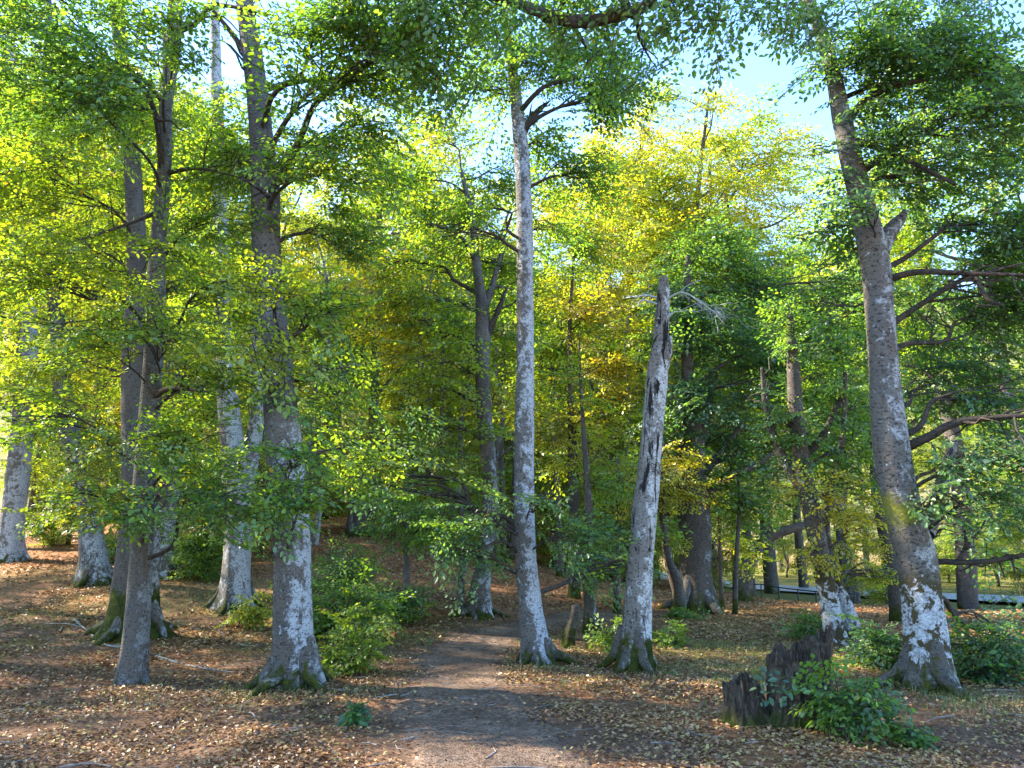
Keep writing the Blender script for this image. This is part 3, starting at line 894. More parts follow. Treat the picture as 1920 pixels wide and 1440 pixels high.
tree('big leaning beech with white blotched foot and yellow sunlit moss patch',
     [(1742, 1292, 84), (1737, 1220, 76), (1731, 1140, 72), (1718, 1050, 68), (1697, 970, 68), (1677, 880, 66), (1666, 790, 61), (1657, 690, 54), (1650, 590, 51), (1643, 510, 52), (1632, 450, 50), (1616, 380, 44), (1597, 300, 40), (1578, 220, 35), (1562, 140, 28), (1542, 70, 24), (1515, 0, 20), (1460, -160, 13), (1420, -300, 8)],
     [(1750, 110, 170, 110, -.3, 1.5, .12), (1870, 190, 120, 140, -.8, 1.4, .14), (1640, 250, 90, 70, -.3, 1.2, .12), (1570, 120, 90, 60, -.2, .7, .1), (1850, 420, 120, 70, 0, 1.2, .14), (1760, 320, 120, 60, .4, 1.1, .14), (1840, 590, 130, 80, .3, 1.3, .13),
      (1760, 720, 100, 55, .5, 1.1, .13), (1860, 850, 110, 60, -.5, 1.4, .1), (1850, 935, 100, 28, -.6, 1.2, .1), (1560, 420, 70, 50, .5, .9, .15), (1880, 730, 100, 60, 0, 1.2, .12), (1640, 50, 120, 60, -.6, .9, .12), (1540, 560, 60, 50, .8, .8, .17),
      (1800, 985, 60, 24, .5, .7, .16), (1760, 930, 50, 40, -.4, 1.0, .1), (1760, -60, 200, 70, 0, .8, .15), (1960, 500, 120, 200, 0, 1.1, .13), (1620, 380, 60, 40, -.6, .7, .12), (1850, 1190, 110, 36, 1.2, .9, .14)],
     'lichen', flare=.2, thick=1.2, roots=4, reach=.75, rough=.10, seed=10,
     extra=[[(1648, 470, 40, 0), (1668, 435, 30, .05), (1688, 412, 20, .05), (1698, 396, 10, .05)], [(1660, 525, 15, 0), (1720, 510, 12, -.3), (1800, 512, 10, -.6), (1925, 516, 6, -1)],
            [(1700, 838, 20, 0), (1750, 815, 16, -.2), (1800, 790, 14, -.4), (1930, 778, 8, -.8)], [(1735, 1000, 34, .1), (1755, 950, 30, .2), (1772, 890, 24, .25), (1790, 820, 14, .3)],
            [(1740, 1052, 12, 0), (1790, 1054, 11, -.1), (1850, 1053, 10, -.2), (1925, 1040, 8, -.4)], [(1798, 1052, 9, -.12), (1812, 1020, 7, -.12), (1806, 985, 4, -.1)], [(1808, 1030, 6, -.12), (1840, 990, 4, -.1), (1850, 970, 2.5, -.1)],
            [(1590, 225, 16, 0), (1640, 175, 13, -.2), (1730, 150, 8, -.5)], [(1600, 262, 12, 0), (1680, 290, 10, -.3), (1790, 345, 6, -.7)], [(1830, 520, 9, -.7), (1850, 560, 8, -.75), (1880, 572, 4, -.8)]])
tree('leaning beech with sunlit white foot and gold low leaves, between rotten stump and road',
     [(1572, 1212, 42), (1560, 1150, 36), (1545, 1080, 34), (1530, 1000, 34), (1518, 940, 34), (1504, 870, 30), (1494, 790, 28), (1488, 700, 24), (1484, 620, 14), (1480, 560, 6)],
     [(1550, 925, 100, 45, -.4, 1.0, .68), (1625, 985, 60, 34, .2, .9, .62), (1470, 790, 90, 50, 0, 1.0, .2), (1545, 700, 80, 60, .3, 1.1, .2), (1665, 1075, 60, 26, .6, .8, .55), (1500, 600, 100, 70, 0, 1.1, .24), (1590, 850, 80, 40, .4, 1.0, .26), (1530, 1030, 50, 30, -.4, .8, .66)],
     'footed', seed=11, flare=.2, extra=[[(1516, 935, 24, 0), (1488, 890, 21, .1), (1455, 830, 18, .2), (1436, 760, 13, .3), (1428, 690, 5, .3)], [(1500, 860, 18, 0), (1540, 820, 13, .1), (1580, 740, 8, .3)]])
tree('second blotched stem rising right behind the leaning gold leaved beech',
     [(1608, 1206, 34), (1590, 1150, 28), (1571, 1100, 24), (1554, 1045, 20), (1547, 985, 18), (1558, 915, 14), (1580, 820, 11), (1585, 700, 7)],
     [(1600, 760, 80, 60, .4, 1.0, .2), (1620, 900, 70, 40, .3, .9, .3)], 'footed', seed=12, flare=.2, Yb=12.9)
tree('arching dark beech stem that bends over toward the leaning gold leaved beech',
     [(1392, 1128, 34), (1397, 1090, 27), (1408, 1050, 24), (1428, 1018, 22), (1455, 1000, 20), (1490, 990, 16), (1530, 975, 12), (1570, 940, 7)],
     [(1400, 985, 50, 26, 0, .8, .3), (1470, 925, 70, 34, .5, .8, .32), (1395, 920, 60, 36, .4, .8, .33)], 'beech_dark', 'mid', seed=13, flare=.2)
tree('massive grey fluted beech trunk standing on the bare slope behind the dead snag',
     [(1304, 1147, 88), (1303, 1100, 66), (1302, 1040, 60), (1301, 960, 58), (1299, 890, 50), (1298, 820, 40), (1292, 740, 28), (1288, 640, 20), (1290, 480, 10)],
     [(1340, 620, 130, 70, 0, 1.3, .11), (1430, 540, 120, 80, 1, 1.2, .15), (1300, 760, 120, 45, -.5, 1.1, .09), (1450, 700, 120, 60, 0, 1.2, .09), (1560, 650, 110, 70, 1, 1.2, .09), (1340, 480, 110, 70, .5, 1.1, .21), (1480, 840, 100, 45, .5, 1.0, .11),
      (1390, 900, 90, 45, 0, .9, .21), (1600, 780, 90, 60, 1, 1.2, .06), (1250, 830, 80, 40, -.4, 1.0, .15), (1380, 800, 80, 40, .4, .9, .09), (1270, 560, 70, 60, 0, .9, .13), (1620, 540, 90, 70, 1, 1.1, .11)],
     'beech_dark', 'mid', flare=.25, thick=1.25, roots=6, reach=.8, rough=.15, seed=14,
     extra=[[(1303, 850, 28, 0), (1322, 780, 22, .2), (1340, 700, 14, .3)], [(1312, 935, 22, 0), (1360, 900, 16, -.3), (1420, 870, 13, -.5), (1450, 850, 8, -.6)], [(1310, 900, 18, 0), (1350, 850, 14, .2), (1395, 790, 8, .4)]])
tree('grey forked beech with a curved mossy base at the bend of the path',
     [(897, 1156, 50), (899, 1110, 38), (908, 1050, 31), (917, 960, 28), (917, 880, 28), (909, 780, 28), (904, 690, 28), (906, 620, 28), (903, 570, 24), (893, 490, 16), (885, 410, 12), (865, 320, 7)],
     [(820, 420, 120, 70, 0, 1.1, .34), (930, 490, 100, 70, .5, 1.1, .33), (800, 560, 110, 70, 0, 1.1, .42), (950, 620, 90, 60, .6, 1.1, .36), (840, 680, 110, 60, -.5, 1.1, .48), (720, 500, 80, 60, .6, 1.0, .66), (860, 800, 110, 45, -.5, 1.0, .4), (740, 610, 90, 60, .5, 1.1, .66),
      (900, 360, 90, 60, .5, .9, .36), (760, 330, 90, 70, .4, .9, .33), (780, 720, 90, 50, 1, 1.0, .5), (940, 740, 70, 50, .8, 1.0, .62), (840, 250, 100, 70, 1, .8, .46), (960, 330, 80, 60, .6, .8, .36)],
     'beech', 'mid', flare=.35, thick=.8, roots=5, reach=.6, rough=.12, seed=15,
     extra=[[(905, 585, 18, 0), (922, 540, 13, .1), (932, 505, 8, .1), (950, 430, 4, .2)], [(908, 640, 14, 0), (935, 580, 10, -.1), (950, 540, 5, -.1)], [(897, 500, 9, 0), (860, 440, 6, -.2), (800, 420, 3, -.4)]])
tree('slim beech with gold yellow leaf layers, between the tall straight beech and the dead snag',
     [(1076, 1120, 22), (1078, 1050, 20), (1077, 950, 20), (1074, 850, 18), (1070, 740, 12), (1068, 620, 8), (1075, 500, 5), (1085, 400, 3)],
     [(1085, 470, 100, 60, 0, 1.0, .40), (1125, 575, 66, 42, -.5, 1.1, .72), (1130, 690, 75, 38, -.5, 1.2, .70), (1075, 620, 80, 70, .4, 1.0, .42), (1060, 790, 90, 40, 0, 1.0, .58), (1125, 780, 80, 32, -.5, 1.1, .62), (1015, 710, 70, 70, .5, 1.0, .45), (1150, 745, 50, 26, -.4, 1.0, .72),
      (1090, 860, 90, 40, .3, .9, .48), (1140, 350, 70, 60, .5, 1.0, .60), (1060, 560, 60, 40, .2, .8, .6)], 'beech_dark', 'mid', Yb=19.0, seed=16, flare=.2)
tree('young beech with low gold leaves spreading across the dead snag',
     [(1272, 1092, 18), (1258, 1060, 14), (1246, 1000, 12), (1243, 940, 11), (1240, 880, 7), (1242, 820, 4)],
     [(1250, 905, 90, 26, -.4, 1.2, .68), (1200, 930, 80, 22, -.3, .9, .64), (1260, 850, 55, 32, 0, 1.2, .66), (1310, 930, 50, 20, -.3, .9, .66), (1250, 1000, 50, 24, .3, .7, .5)], 'beech_dark', 'near', Yb=17.0, seed=17, flare=.1, subs=4)
tree('thin straight young beech with blue green leaf layers, left of the curved mossy beech',
     [(862, 1152, 14), (864, 1110, 13), (867, 1050, 12), (866, 980, 9), (862, 900, 5)],
     [(850, 1015, 90, 26, -.5, 1.0, .22), (800, 960, 90, 28, 0, .9, .25), (880, 930, 80, 30, .3, .9, .25), (760, 910, 80, 28, .5, .8, .32), (900, 1030, 70, 22, 0, .9, .22)], 'slender', 'near', seed=18, flare=.1, subs=4)
tree('thin dark sapling alone on the red leaf slope',
     [(763, 1112, 13), (763, 1060, 12), (761, 1000, 9), (758, 930, 6)],
     [(750, 975, 70, 34, 0, 1.2, .22), (800, 990, 60, 28, -.4, 1.0, .24), (700, 930, 60, 30, .4, 1.0, .3)], 'slender', 'near', Yb=16.5, seed=19, flare=.1, subs=4)
tree('short leaning broken stub with a pale torn top, beside the tall straight beech',
     [(1064, 1214, 22), (1069, 1185, 18), (1076, 1160, 17), (1080, 1138, 16)], [], 'beech_dark', seed=20, flare=.4, name='broken_stub', cat='tree stub', seg=14, rough=.14)
tree('dark footed young beech just left of the dead snag foot',
     [(1110, 1187, 30), (1106, 1140, 22), (1102, 1060, 20), (1104, 960, 16), (1098, 860, 11), (1090, 740, 6), (1086, 640, 3)],
     [(1120, 1050, 80, 30, -.4, 1.0, .17), (1080, 980, 70, 36, 0, .8, .3), (1130, 900, 80, 40, .3, .9, .38), (1140, 840, 80, 36, .6, .9, .55), (1085, 700, 50, 50, 0, .9, .5)], 'beech_dark', 'near', seed=21, flare=.3, subs=4)
tree('thin dark pole like stem rising behind the dead snag foot',
     [(1156, 1152, 15), (1157, 1080, 13), (1160, 980, 12), (1158, 860, 8)], [(1160, 900, 70, 40, .2, .9, .36), (1150, 990, 60, 36, 0, .9, .26)], 'beech_dark', 'mid', seed=22, flare=.1, subs=4)
tree('broken topped thick grey trunk with a stub at its side, up on the red slope',
     [(672, 990, 46), (674, 950, 34), (676, 900, 28), (678, 868, 22)], [], 'beech_dark', Yb=28, seed=23, flare=.25, rough=.14, extra=[[(690, 985, 22, 0), (700, 960, 16, -.1), (702, 930, 12, -.1)]], name='dead_tree', cat='dead tree')
for i, (pp, Yb, lab) in enumerate([
        ([(658, 980, 10), (655, 930, 9), (648, 870, 8), (638, 800, 7), (636, 640, 4)], 27, 'slim bent young beech against the broken grey trunk on the slope'),
        ([(604, 975, 14), (612, 900, 12), (608, 840, 11), (598, 800, 10), (594, 650, 6)], 33, 'bowed beech stem in the clump on the slope, nearest to the thick grey beech'),
        ([(622, 968, 13), (626, 900, 11), (624, 820, 10), (622, 640, 6)], 34, 'upright middle stem of the beech clump on the slope'),
        ([(636, 964, 14), (640, 890, 12), (634, 800, 11), (640, 640, 6)], 34.5, 'dark outer stem of the beech clump on the slope, nearest the broken grey trunk'),
        ([(590, 1010, 14), (598, 960, 11), (602, 920, 9)], 25, 'small white stub leaning beside the beech clump on the slope'),
        ([(1377, 1146, 10), (1380, 1060, 9), (1386, 960, 7), (1384, 880, 4)], 18.0, 'thin dark sapling growing just beside the arching beech stem'),
        ([(1352, 1110, 9), (1349, 1030, 8), (1348, 950, 6)], 20.0, 'fine sapling between the massive fluted beech and the arching stem'),
        ([(1268, 1108, 16), (1254, 1060, 14), (1242, 980, 12), (1236, 900, 8)], 19.0, 'thin stem leaning left against the massive fluted beech'),
        ([(1676, 1072, 30), (1660, 1000, 26), (1645, 930, 22), (1640, 840, 18), (1636, 700, 12)], 17.0, 'dark shaded trunk half hidden behind the big leaning blotched beech'),
        ([(826, 1010, 16), (828, 900, 15), (830, 780, 13), (834, 600, 8)], 30, 'straight dark stem behind the leaf layers of the curved mossy beech'),
        ([(945, 1040, 12), (942, 940, 10), (940, 820, 9), (944, 640, 6)], 27, 'narrow stem seen between the curved mossy beech and the tall straight beech'),
        ([(1050, 1070, 14), (1046, 960, 13), (1040, 840, 11), (1036, 680, 7)], 26, 'grey stem behind the leaves right of the tall straight beech')]):
    x0, y0 = pp[-1][:2]
    bl = [(x0 - 10, y0 - 20, 70, 50, 0, .9, (.36, .3, .42, .25)[i % 4]), (x0 + 20, y0 + 60, 60, 34, .4, .8, (.42, .34, .5, .3)[i % 4])] if i != 4 else []
    tree(lab, pp, bl, 'beech_dark' if i != 4 else 'beech_pale', 'mid', Yb=Yb, seed=40 + i, flare=.2, seg=10, subs=4, limb_r=.04)

# an overhanging bough from a tree beside the photographer
ob = np.array([4.6, 1.2, float(ground_h(4.6, 1.2))])
ot = thing('beech_tree', 'beech standing out of sight whose dark bough hangs across the top of the view', 'tree', ob)
Kt = spline(np.array([[*ob - [0, 0, .2], .33], [*ob + [.1, .1, 2], .28], [*ob + [.2, .3, 5.5], .24], [*ob + [.1, .5, 9], .16]]), .15)
mb = MB(); mb.tube(Kt[:, :3], Kt[:, 3], 18, rough=.07, seed=70); mb.build('trunk', M['beech'], ot, off=ob)
E = [(*at(a, b, d)[0], wd * .5 * at(a, b, d)[1] / F) for a, b, wd, d in [(1210, 10, 20, 6.6), (1178, 22, 22, 6.6), (1130, 36, 23, 6.65), (1080, 40, 24, 6.7), (1030, 28, 23, 6.8), (985, 12, 21, 6.9), (930, -8, 18, 7.0), (800, -30, 14, 7.2), (640, -12, 9, 7.4)]]
q = spline(np.array([[*ob + [.12, .3, 5.6], .12], [3.1, 3.8, 7.2, .09], [2.0, 5.8, 7.2, .07]] + E), .1)
mb = MB(); mb.tube(q[:, :3], q[:, 3], 10, rough=.1, seed=71)
cr = Crown()
for k, (px, py, rx, ry, d, lai) in enumerate([(1060, -10, 110, 34, 5.0, 1.2), (1180, -20, 90, 50, 4.9, 1.3), (1290, 20, 90, 46, 5.2, 1.3), (900, 10, 90, 50, 5.6, 1.1), (780, 0, 110, 60, 5.7, 1.4), (660, 10, 100, 60, 6.0, 1.4), (1390, 10, 80, 50, 5.6, .9),
                                              (1220, 110, 34, 50, 6.0, .8), (1130, 110, 70, 50, 6.4, .8), (1480, 20, 80, 50, 6.0, .9), (840, 120, 60, 70, 6.2, .8)]):
    c, t = at(px, py, d + 1.6)
    rad = np.array([rx, rx * .7, ry]) * t / F
    cr.blob(c, rad, ob[:2], lai, .16 if px > 850 else .22, 'near', pitch0=16)
    i = int(np.argmin(np.linalg.norm(q[:, :3] - c, axis=1)))
    qq = limb_curve(q[i, :3], c, .05, k)
    mb.tube(qq, np.linspace(min(.03, q[i, 3] * .5), .006, len(qq)), 6)
    sub_branches(mb, qq, .02, c, rad, 5, k)
mb.build('branch', M['limb'], ot, off=ob)
cr.build('crown', ot, ob)

# ------------------------------------------------------------------ the rotten stump and the fallen branches
def stump(root, base, x, y, r, h, lean, seed, jag, mat_):
    nt, nz = 96, 34
    th = np.linspace(0, 2 * PI, nt, endpoint=False)
    rim = h * (1 - .14 * (.5 - .5 * np.cos(th - .4)) - jag * fbm(np.cos(th) * 1.7 + seed, np.sin(th) * 1.7, seed=seed, octv=4) - .10 * (vnoise(th * 9, th * 0, seed=seed + 4) > .55) * vnoise(th * 15, th * 0 + 2, seed=seed + 5))
    t = np.linspace(0, 1, nz)[:, None]
    Zs = -.12 + (rim[None] + .12) * t
    ridge = .16 * (np.abs(fbm(np.cos(th)[None] * 4 + 5, np.sin(th)[None] * 4, Zs * 2.6, seed=seed + 1, octv=3) - .5) * 2) + .10 * vnoise(np.cos(th)[None] * 10 + 5, np.sin(th)[None] * 10, Zs * 3.5, seed=seed + 2) + .05 * vnoise(np.cos(th)[None] * 22 + 5, np.sin(th)[None] * 22, Zs * 8, seed=seed + 3)
    rr = r * (.86 + ridge * 1.5 - .20 + .40 * (fbm(np.cos(th)[None] * 1.3 + 5, np.sin(th)[None] * 1.3, Zs * 3.2, seed=seed + 7) - .42)) * (1 - .16 * t + .30 * np.exp(-np.maximum(Zs, 0) / .13) * (1 + .5 * np.cos(4 * th + seed)[None]))
    Xo = np.stack([np.cos(th)[None] * rr + lean[0] * Zs, np.sin(th)[None] * rr + lean[1] * Zs, Zs], -1)
    ti = np.linspace(1, .35, 12)[:, None]
    ri = rr[-1][None] * (.80 - .35 * (1 - ti))
    Zi = Zs[-1][None] * ti - .02
    Xi = np.stack([np.cos(th)[None] * ri + lean[0] * Zi, np.sin(th)[None] * ri + lean[1] * Zi, Zi], -1)
    A = np.concatenate([Xo, Xi]).reshape(-1, 3) + np.array([x, y, 0])
    n = nz + 12
    i = np.arange(n - 1)[:, None] * nt; j = np.arange(nt)[None]; k = (j + 1) % nt
    return A, np.stack([i + j, i + k, i + nt + k, i + nt + j], -1).reshape(-1, 4)


P0, t0 = hit(1480, 1364)
P0 = P0 + np.array([0, .10, 0]); P0[2] = ground_h(P0[0], P0[1])
st = thing('tree_stump', 'rotten dark tree stump with jagged split top, behind the leafy sapling shrub', 'stump', P0)
A, Q = stump(st, P0, .08, 0, .31, .86, (.10, .05), 3, .30, None)
o = build('stump', A, Q, M['rotten'], st, smooth=False)
A, Q = stump(st, P0, -.34, .0, .21, .50, (-.14, 0), 8, .30, None)
build('side_stub', A, Q, M['rotten'], st, smooth=False)
A, Q = stump(st, P0, .28, .16, .18, .95, (.22, .05), 14, .24, None)
build('splinter', A, Q, M['rotten'], st, smooth=False)


def ground_stick(label, px, r, seed, forks=2):
    pts = []
    for a, b in px:
        p = hit(a, b)[0]
        pts.append(p + np.array([0, 0, r * .8]))
    b0 = pts[0].copy()
    rt = thing('fallen_branch', label, 'branch', b0)
    q = spline(np.array(pts), .08)
    mb = MB(); mb.tube(q, np.linspace(r, r * .4, len(q)), 8, rough=.15, seed=seed)
    rr = np.random.default_rng(seed)
    for k in range(forks):
        i = int(len(q) * rr.uniform(.25, .9))
        e = q[i] + np.array([rr.normal(0, .3), rr.normal(0, .2), rr.uniform(.03, .16)])
        f = limb_curve(q[i], e, .1, seed + k, 4)
        mb.tube(f, np.linspace(r * .5, r * .2, len(f)), 6)
    mb.build('stick', M['stick'], rt, off=b0)


ground_stick('pale grey fallen branch bowed on the leaves, lying beside the mossy old beech', [(140, 1164), (165, 1188), (200, 1212), (235, 1216), (280, 1228), (330, 1243)], .024, 3, 2)
ground_stick('long thin fallen branch on brown leaves, between the slender trunk and the thick grey beech', [(290, 1232), (340, 1246), (400, 1258), (470, 1266)], .016, 5, 2)
ground_stick('short thin curved twig lying on leaves in front of the pale lichen beech', [(330, 1188), (365, 1180), (400, 1180), (425, 1192)], .011, 7, 1)
ground_stick('short forked pale stick lying left of the bowed fallen branch', [(112, 1186), (122, 1170), (140, 1166)], .014, 9, 1)

# ------------------------------------------------------------------ shrubs and seedlings
def shrub(label, px, py, wpx, hpx, tint, lai, nst=4, spec='bush', group=None, Yb=None, name='shrub', tvar=.06):
    P0, t0 = hit(px, py) if Yb is None else at(px, py, Yb)
    b = np.array([P0[0], P0[1], ground_h(P0[0], P0[1])])
    W, H = wpx * .5 * t0 / F, hpx * t0 / F
    rt = thing(name, label, 'shrub', b, group)
    cr = Crown()
    rr = np.random.default_rng(int(px * 7 + py))
    for k in range(nst):
        a = rr.uniform(0, 2 * PI)
        f = rr.uniform(.25, .95) if k else .1
        top = b + np.array([math.cos(a) * W * f, math.sin(a) * W * f * .6, H * (1 - .4 * f) * rr.uniform(.55, 1.12)])
        q = limb_curve(b + np.array([rr.normal(0, .05), rr.normal(0, .05), -.04]), top, .08, k, 5)
        mb = MB(); mb.tube(q, np.linspace(.006 + .006 * H, .003, len(q)), 6)
        mb.build('stem', M['twig'], rt, off=b)
        m = 3
        for z in range(m):
            i = int((len(q) - 1) * (.40 + .6 * z / (m - 1)))
            cr.blob(q[i] + rr.normal(0, .06, 3) * W, np.array([W * .36, W * .34, H * rr.uniform(.10, .2)]), b[:2], lai * rr.uniform(.4, 1.1), tint + rr.normal(0, .03), spec, tvar, 4)
    cr.build('foliage', rt, b)


shrub('leafy green beech sapling shrub with light tips, in front of the rotten stump', 1595, 1392, 225, 160, .22, .95, 8)
shrub('bright yellow green seedling bush lit at the foot of the pale lichen beech', 445, 1178, 120, 62, .50, .9, 5)
shrub('loose light green shrub at the path edge beside the thick grey beech', 655, 1262, 150, 98, .42, .7, 8)
shrub('upright light green sprig shrub behind the path edge shrub', 680, 1215, 110, 110, .42, .7, 5)
shrub('broad dark green beech thicket behind the thick grey beech', 640, 1150, 230, 115, .28, 1.3, 11, 'near', Yb=13.2)
shrub('low dark green beech thicket spilling down to the path bend', 750, 1150, 190, 62, .26, 1.3, 9, 'near', Yb=14.8)
shrub('spreading green bush higher on the slope below the broken grey trunk', 660, 1070, 170, 70, .30, 1.2, 8, 'near', Yb=18)
shrub('dense green bush behind the pale lichen beech and the furrowed beech', 375, 1078, 160, 140, .32, 1.1, 9, 'near', Yb=19)
shrub('pale green low bush beside the ringed grey trunk on the rise', 215, 1062, 130, 70, .38, 1.0, 5, 'near', Yb=22)
shrub('wide dim green bush beyond the leaning pale trunk on the rise', 90, 1040, 150, 90, .36, 1.0, 6, 'near', Yb=26)
shrub('small fern green seedling right beside the dead snag foot', 1160, 1222, 70, 60, .36, .8, 3)
shrub('low green seedlings growing on grass right of the dead snag', 1262, 1216, 110, 52, .36, .6, 6, 'tiny')
shrub('small flat green seedling on the bare slope below the massive fluted beech', 1282, 1160, 90, 22, .30, .8, 4)
shrub('dark green undergrowth bush between the stump and the big blotched beech', 1640, 1240, 120, 78, .17, .8, 6, 'near', Yb=10.6)
shrub('shaded low bush to the right of the big blotched beech roots', 1860, 1268, 200, 105, .12, 1.2, 9, 'near', Yb=9.8)
shrub('dim green bush on the bank between the railing and the leaning gold beech', 1520, 1176, 90, 40, .27, .9, 5, 'near', Yb=13.5)
shrub('small dark leafy seedling in the litter below the thick grey beech', 668, 1362, 22, 44, .14, .9, 2, 'tiny')
shrub('low sprig of green leaves right of the sapling shrub in the litter', 1710, 1402, 90, 50, .17, .8, 5, 'tiny')

# ------------------------------------------------------------------ railing by the road, two people beyond it
P0 = np.array([0.0, 0, 0])
rail_px = [(1428, 1118), (1461, 1121), (1497, 1126), (1531, 1132), (1566, 1138), (1604, 1144)]
rp = []
for a, b in rail_px:
    p, t = at(a, b, 33.5 - (a - 1428) * .022)
    rp.append([p[0], p[1], float(ground_h(p[0], p[1]))])
rp = np.array(rp)
gr_ = thing('guard_railing', 'low dark metal railing along the near side of the road', 'railing', rp[0])
for p in rp:
    mb = MB(); mb.tube(np.array([p + [0, 0, -.1], p + [0, 0, .3], p + [0, 0, .62]]), [.026, .026, .026], 8); mb.build('post', M['iron'], gr_, off=rp[0])
for hh in (.60,):
    mb = MB(); mb.tube(np.vstack([rp[:1] + [[-.3, .1, hh]], rp + [0, 0, hh], rp[-1:] + [[.3, -.1, hh]]]), [.024] * (len(rp) + 2), 8); mb.build('rail', M['iron'], gr_, off=rp[0])

SKIN = plain('skin', (.45, .28, .2)); HAIR = plain('dark_hair', (.03, .022, .018))


def skin_obj(name, joints, bones, radii, m, parent, sub=2, root=0):
    me = bpy.data.meshes.new(name)
    me.from_pydata(joints, bones, [])
    o = bpy.data.objects.new(name, me)
    COL.objects.link(o)
    o.parent = parent
    me.materials.append(m)
    o.modifiers.new('skin', 'SKIN')
    sv = me.skin_vertices if len(me.skin_vertices) else None
    if not sv:
        bm = __import__('bmesh').new(); bm.from_mesh(me); bm.verts.layers.skin.verify(); bm.to_mesh(me); bm.free()
    for i, r in enumerate(radii):
        me.skin_vertices[0].data[i].radius = r if isinstance(r, tuple) else (r, r)
        me.skin_vertices[0].data[i].use_root = (i == root)
    o.modifiers.new('sub', 'SUBSURF').levels = sub
    o.modifiers['sub'].render_levels = sub
    return o


def person(label, x, y, rz, shirt, trous, stride):
    z = float(ground_h(x, y))
    p = thing('person', label, 'person', (x, y, z))
    p.rotation_euler = (0, 0, rz)
    s = stride
    J = [(0, 0, .95), (0, 0, 1.16), (0, 0, 1.40), (0, 0, 1.50), (0, -.015, 1.60), (0, -.01, 1.69),
         (.18, 0, 1.42), (.24, .02, 1.14), (.25, -.08, .90), (.25, -.11, .82), (-.18, 0, 1.42), (-.24, .0, 1.14), (-.25, -.06, .90), (-.25, -.09, .82),
         (.09, 0, .90), (.10, -.04 - s, .50), (.10, .02 - s, .08), (.10, -.13 - s, .04), (-.09, 0, .90), (-.10, -.02 + s, .50), (-.10, .10 + s, .08), (-.10, -.04 + s, .04)]
    B = [(0, 1), (1, 2), (2, 3), (3, 4), (4, 5), (2, 6), (6, 7), (7, 8), (8, 9), (2, 10), (10, 11), (11, 12), (12, 13), (0, 14), (14, 15), (15, 16), (16, 17), (0, 18), (18, 19), (19, 20), (20, 21)]
    r = [.13, .125, .12, .05, .085, .075, .055, .042, .032, .028, .055, .042, .032, .028, .085, .058, .04, .035, .085, .058, .04, .035]
    skin_obj('body', J, B, r, SKIN, p)
    sj = [(0, 0, .98), (0, 0, 1.16), (0, 0, 1.41), (.18, 0, 1.43), (.24, .02, 1.14), (-.18, 0, 1.43), (-.24, 0, 1.14)]
    skin_obj('shirt', sj, [(0, 1), (1, 2), (2, 3), (3, 4), (2, 5), (5, 6)], [(.17, .13), (.16, .125), (.15, .12), .075, .062, .075, .062], shirt, p)
    tj = [(0, 0, .95), (.09, 0, .86), (.10, -.04 - s, .50), (.10, .02 - s, .14), (-.09, 0, .86), (-.10, -.02 + s, .50), (-.10, .10 + s, .14)]
    skin_obj('trousers', tj, [(0, 1), (1, 2), (2, 3), (0, 4), (4, 5), (5, 6)], [(.16, .125), .105, .078, .062, .105, .078, .062], trous, p)
    skin_obj('hair', [(0, .02, 1.60), (0, .02, 1.70), (0, -.02, 1.755)], [(0, 1), (1, 2)], [.085, .092, .07], HAIR, p)


pp, _ = at(1584, 1072, 62)
person('distant person in pale top and blue trousers standing beyond the road, dark hair', pp[0], pp[1], .5, plain('pale_shirt', (.62, .66, .72)), plain('blue_cloth', (.28, .32, .55)), .08)
pp, _ = at(1872, 1078, 60)
person('distant person in light blue clothes beyond the road, under the low bare limb', pp[0], pp[1], -.6, plain('light_blue_cloth', (.48, .54, .78)), plain('lilac_blue_cloth', (.36, .40, .70)), .06)

# ------------------------------------------------------------------ the forest behind: individual trees from a few kinds
def proto(name, label, H, r0, nb, prof, tint, tvar, spec, seed, z0=.3, lai=1.2, group=None, fork=False):
    rr = np.random.default_rng(seed)
    root = thing(name, label, 'tree', (0, 0, 0), group)
    K = np.array([[0, 0, -.4, r0 * 1.25], [0, 0, .4, r0 * 1.05]] + [[rr.normal(0, .02 * H * f + .05), rr.normal(0, .02 * H * f + .05), H * f, r0 * (1 - f) ** .8 + .02] for f in (.2, .4, .6, .8, .95)])
    C = spline(K, .5)
    mb = MB()
    mb.tube(C[:, :3], C[:, 3], 12, rough=.12, seed=seed)
    cr = Crown()
    for k in range(nb):
        f = z0 + (1 - z0) * (k + rr.uniform(0, 1)) / nb
        rad = prof(f) * rr.uniform(.6, 1.1)
        a = k * 2.4 + rr.uniform(-.5, .5)
        d = rad * rr.uniform(.35, .8)
        c = np.array([math.cos(a) * d, math.sin(a) * d, H * f])
        s = max(1.0, rad * .52)
        e = np.array([s, s, s * rr.uniform(.45, .7)])
        cr.blob(c, e, (0, 0), lai, tint + rr.normal(0, tvar), spec, .06)
        i = int(np.argmin(np.abs(C[:, 2] - max(H * f - .45 * d - .5, H * .12))))
        q = limb_curve(C[i, :3], c, .08, seed * 50 + k)
        mb.tube(q, np.linspace(min(C[i, 3] * .6, .11), .02, len(q)), 6)
        sub_branches(mb, q, .06, c, e, 3, seed * 60 + k, 4)
    mb.build('trunk', M['far'], root)
    cr.build('crown', root, (0, 0, 0))
    return root


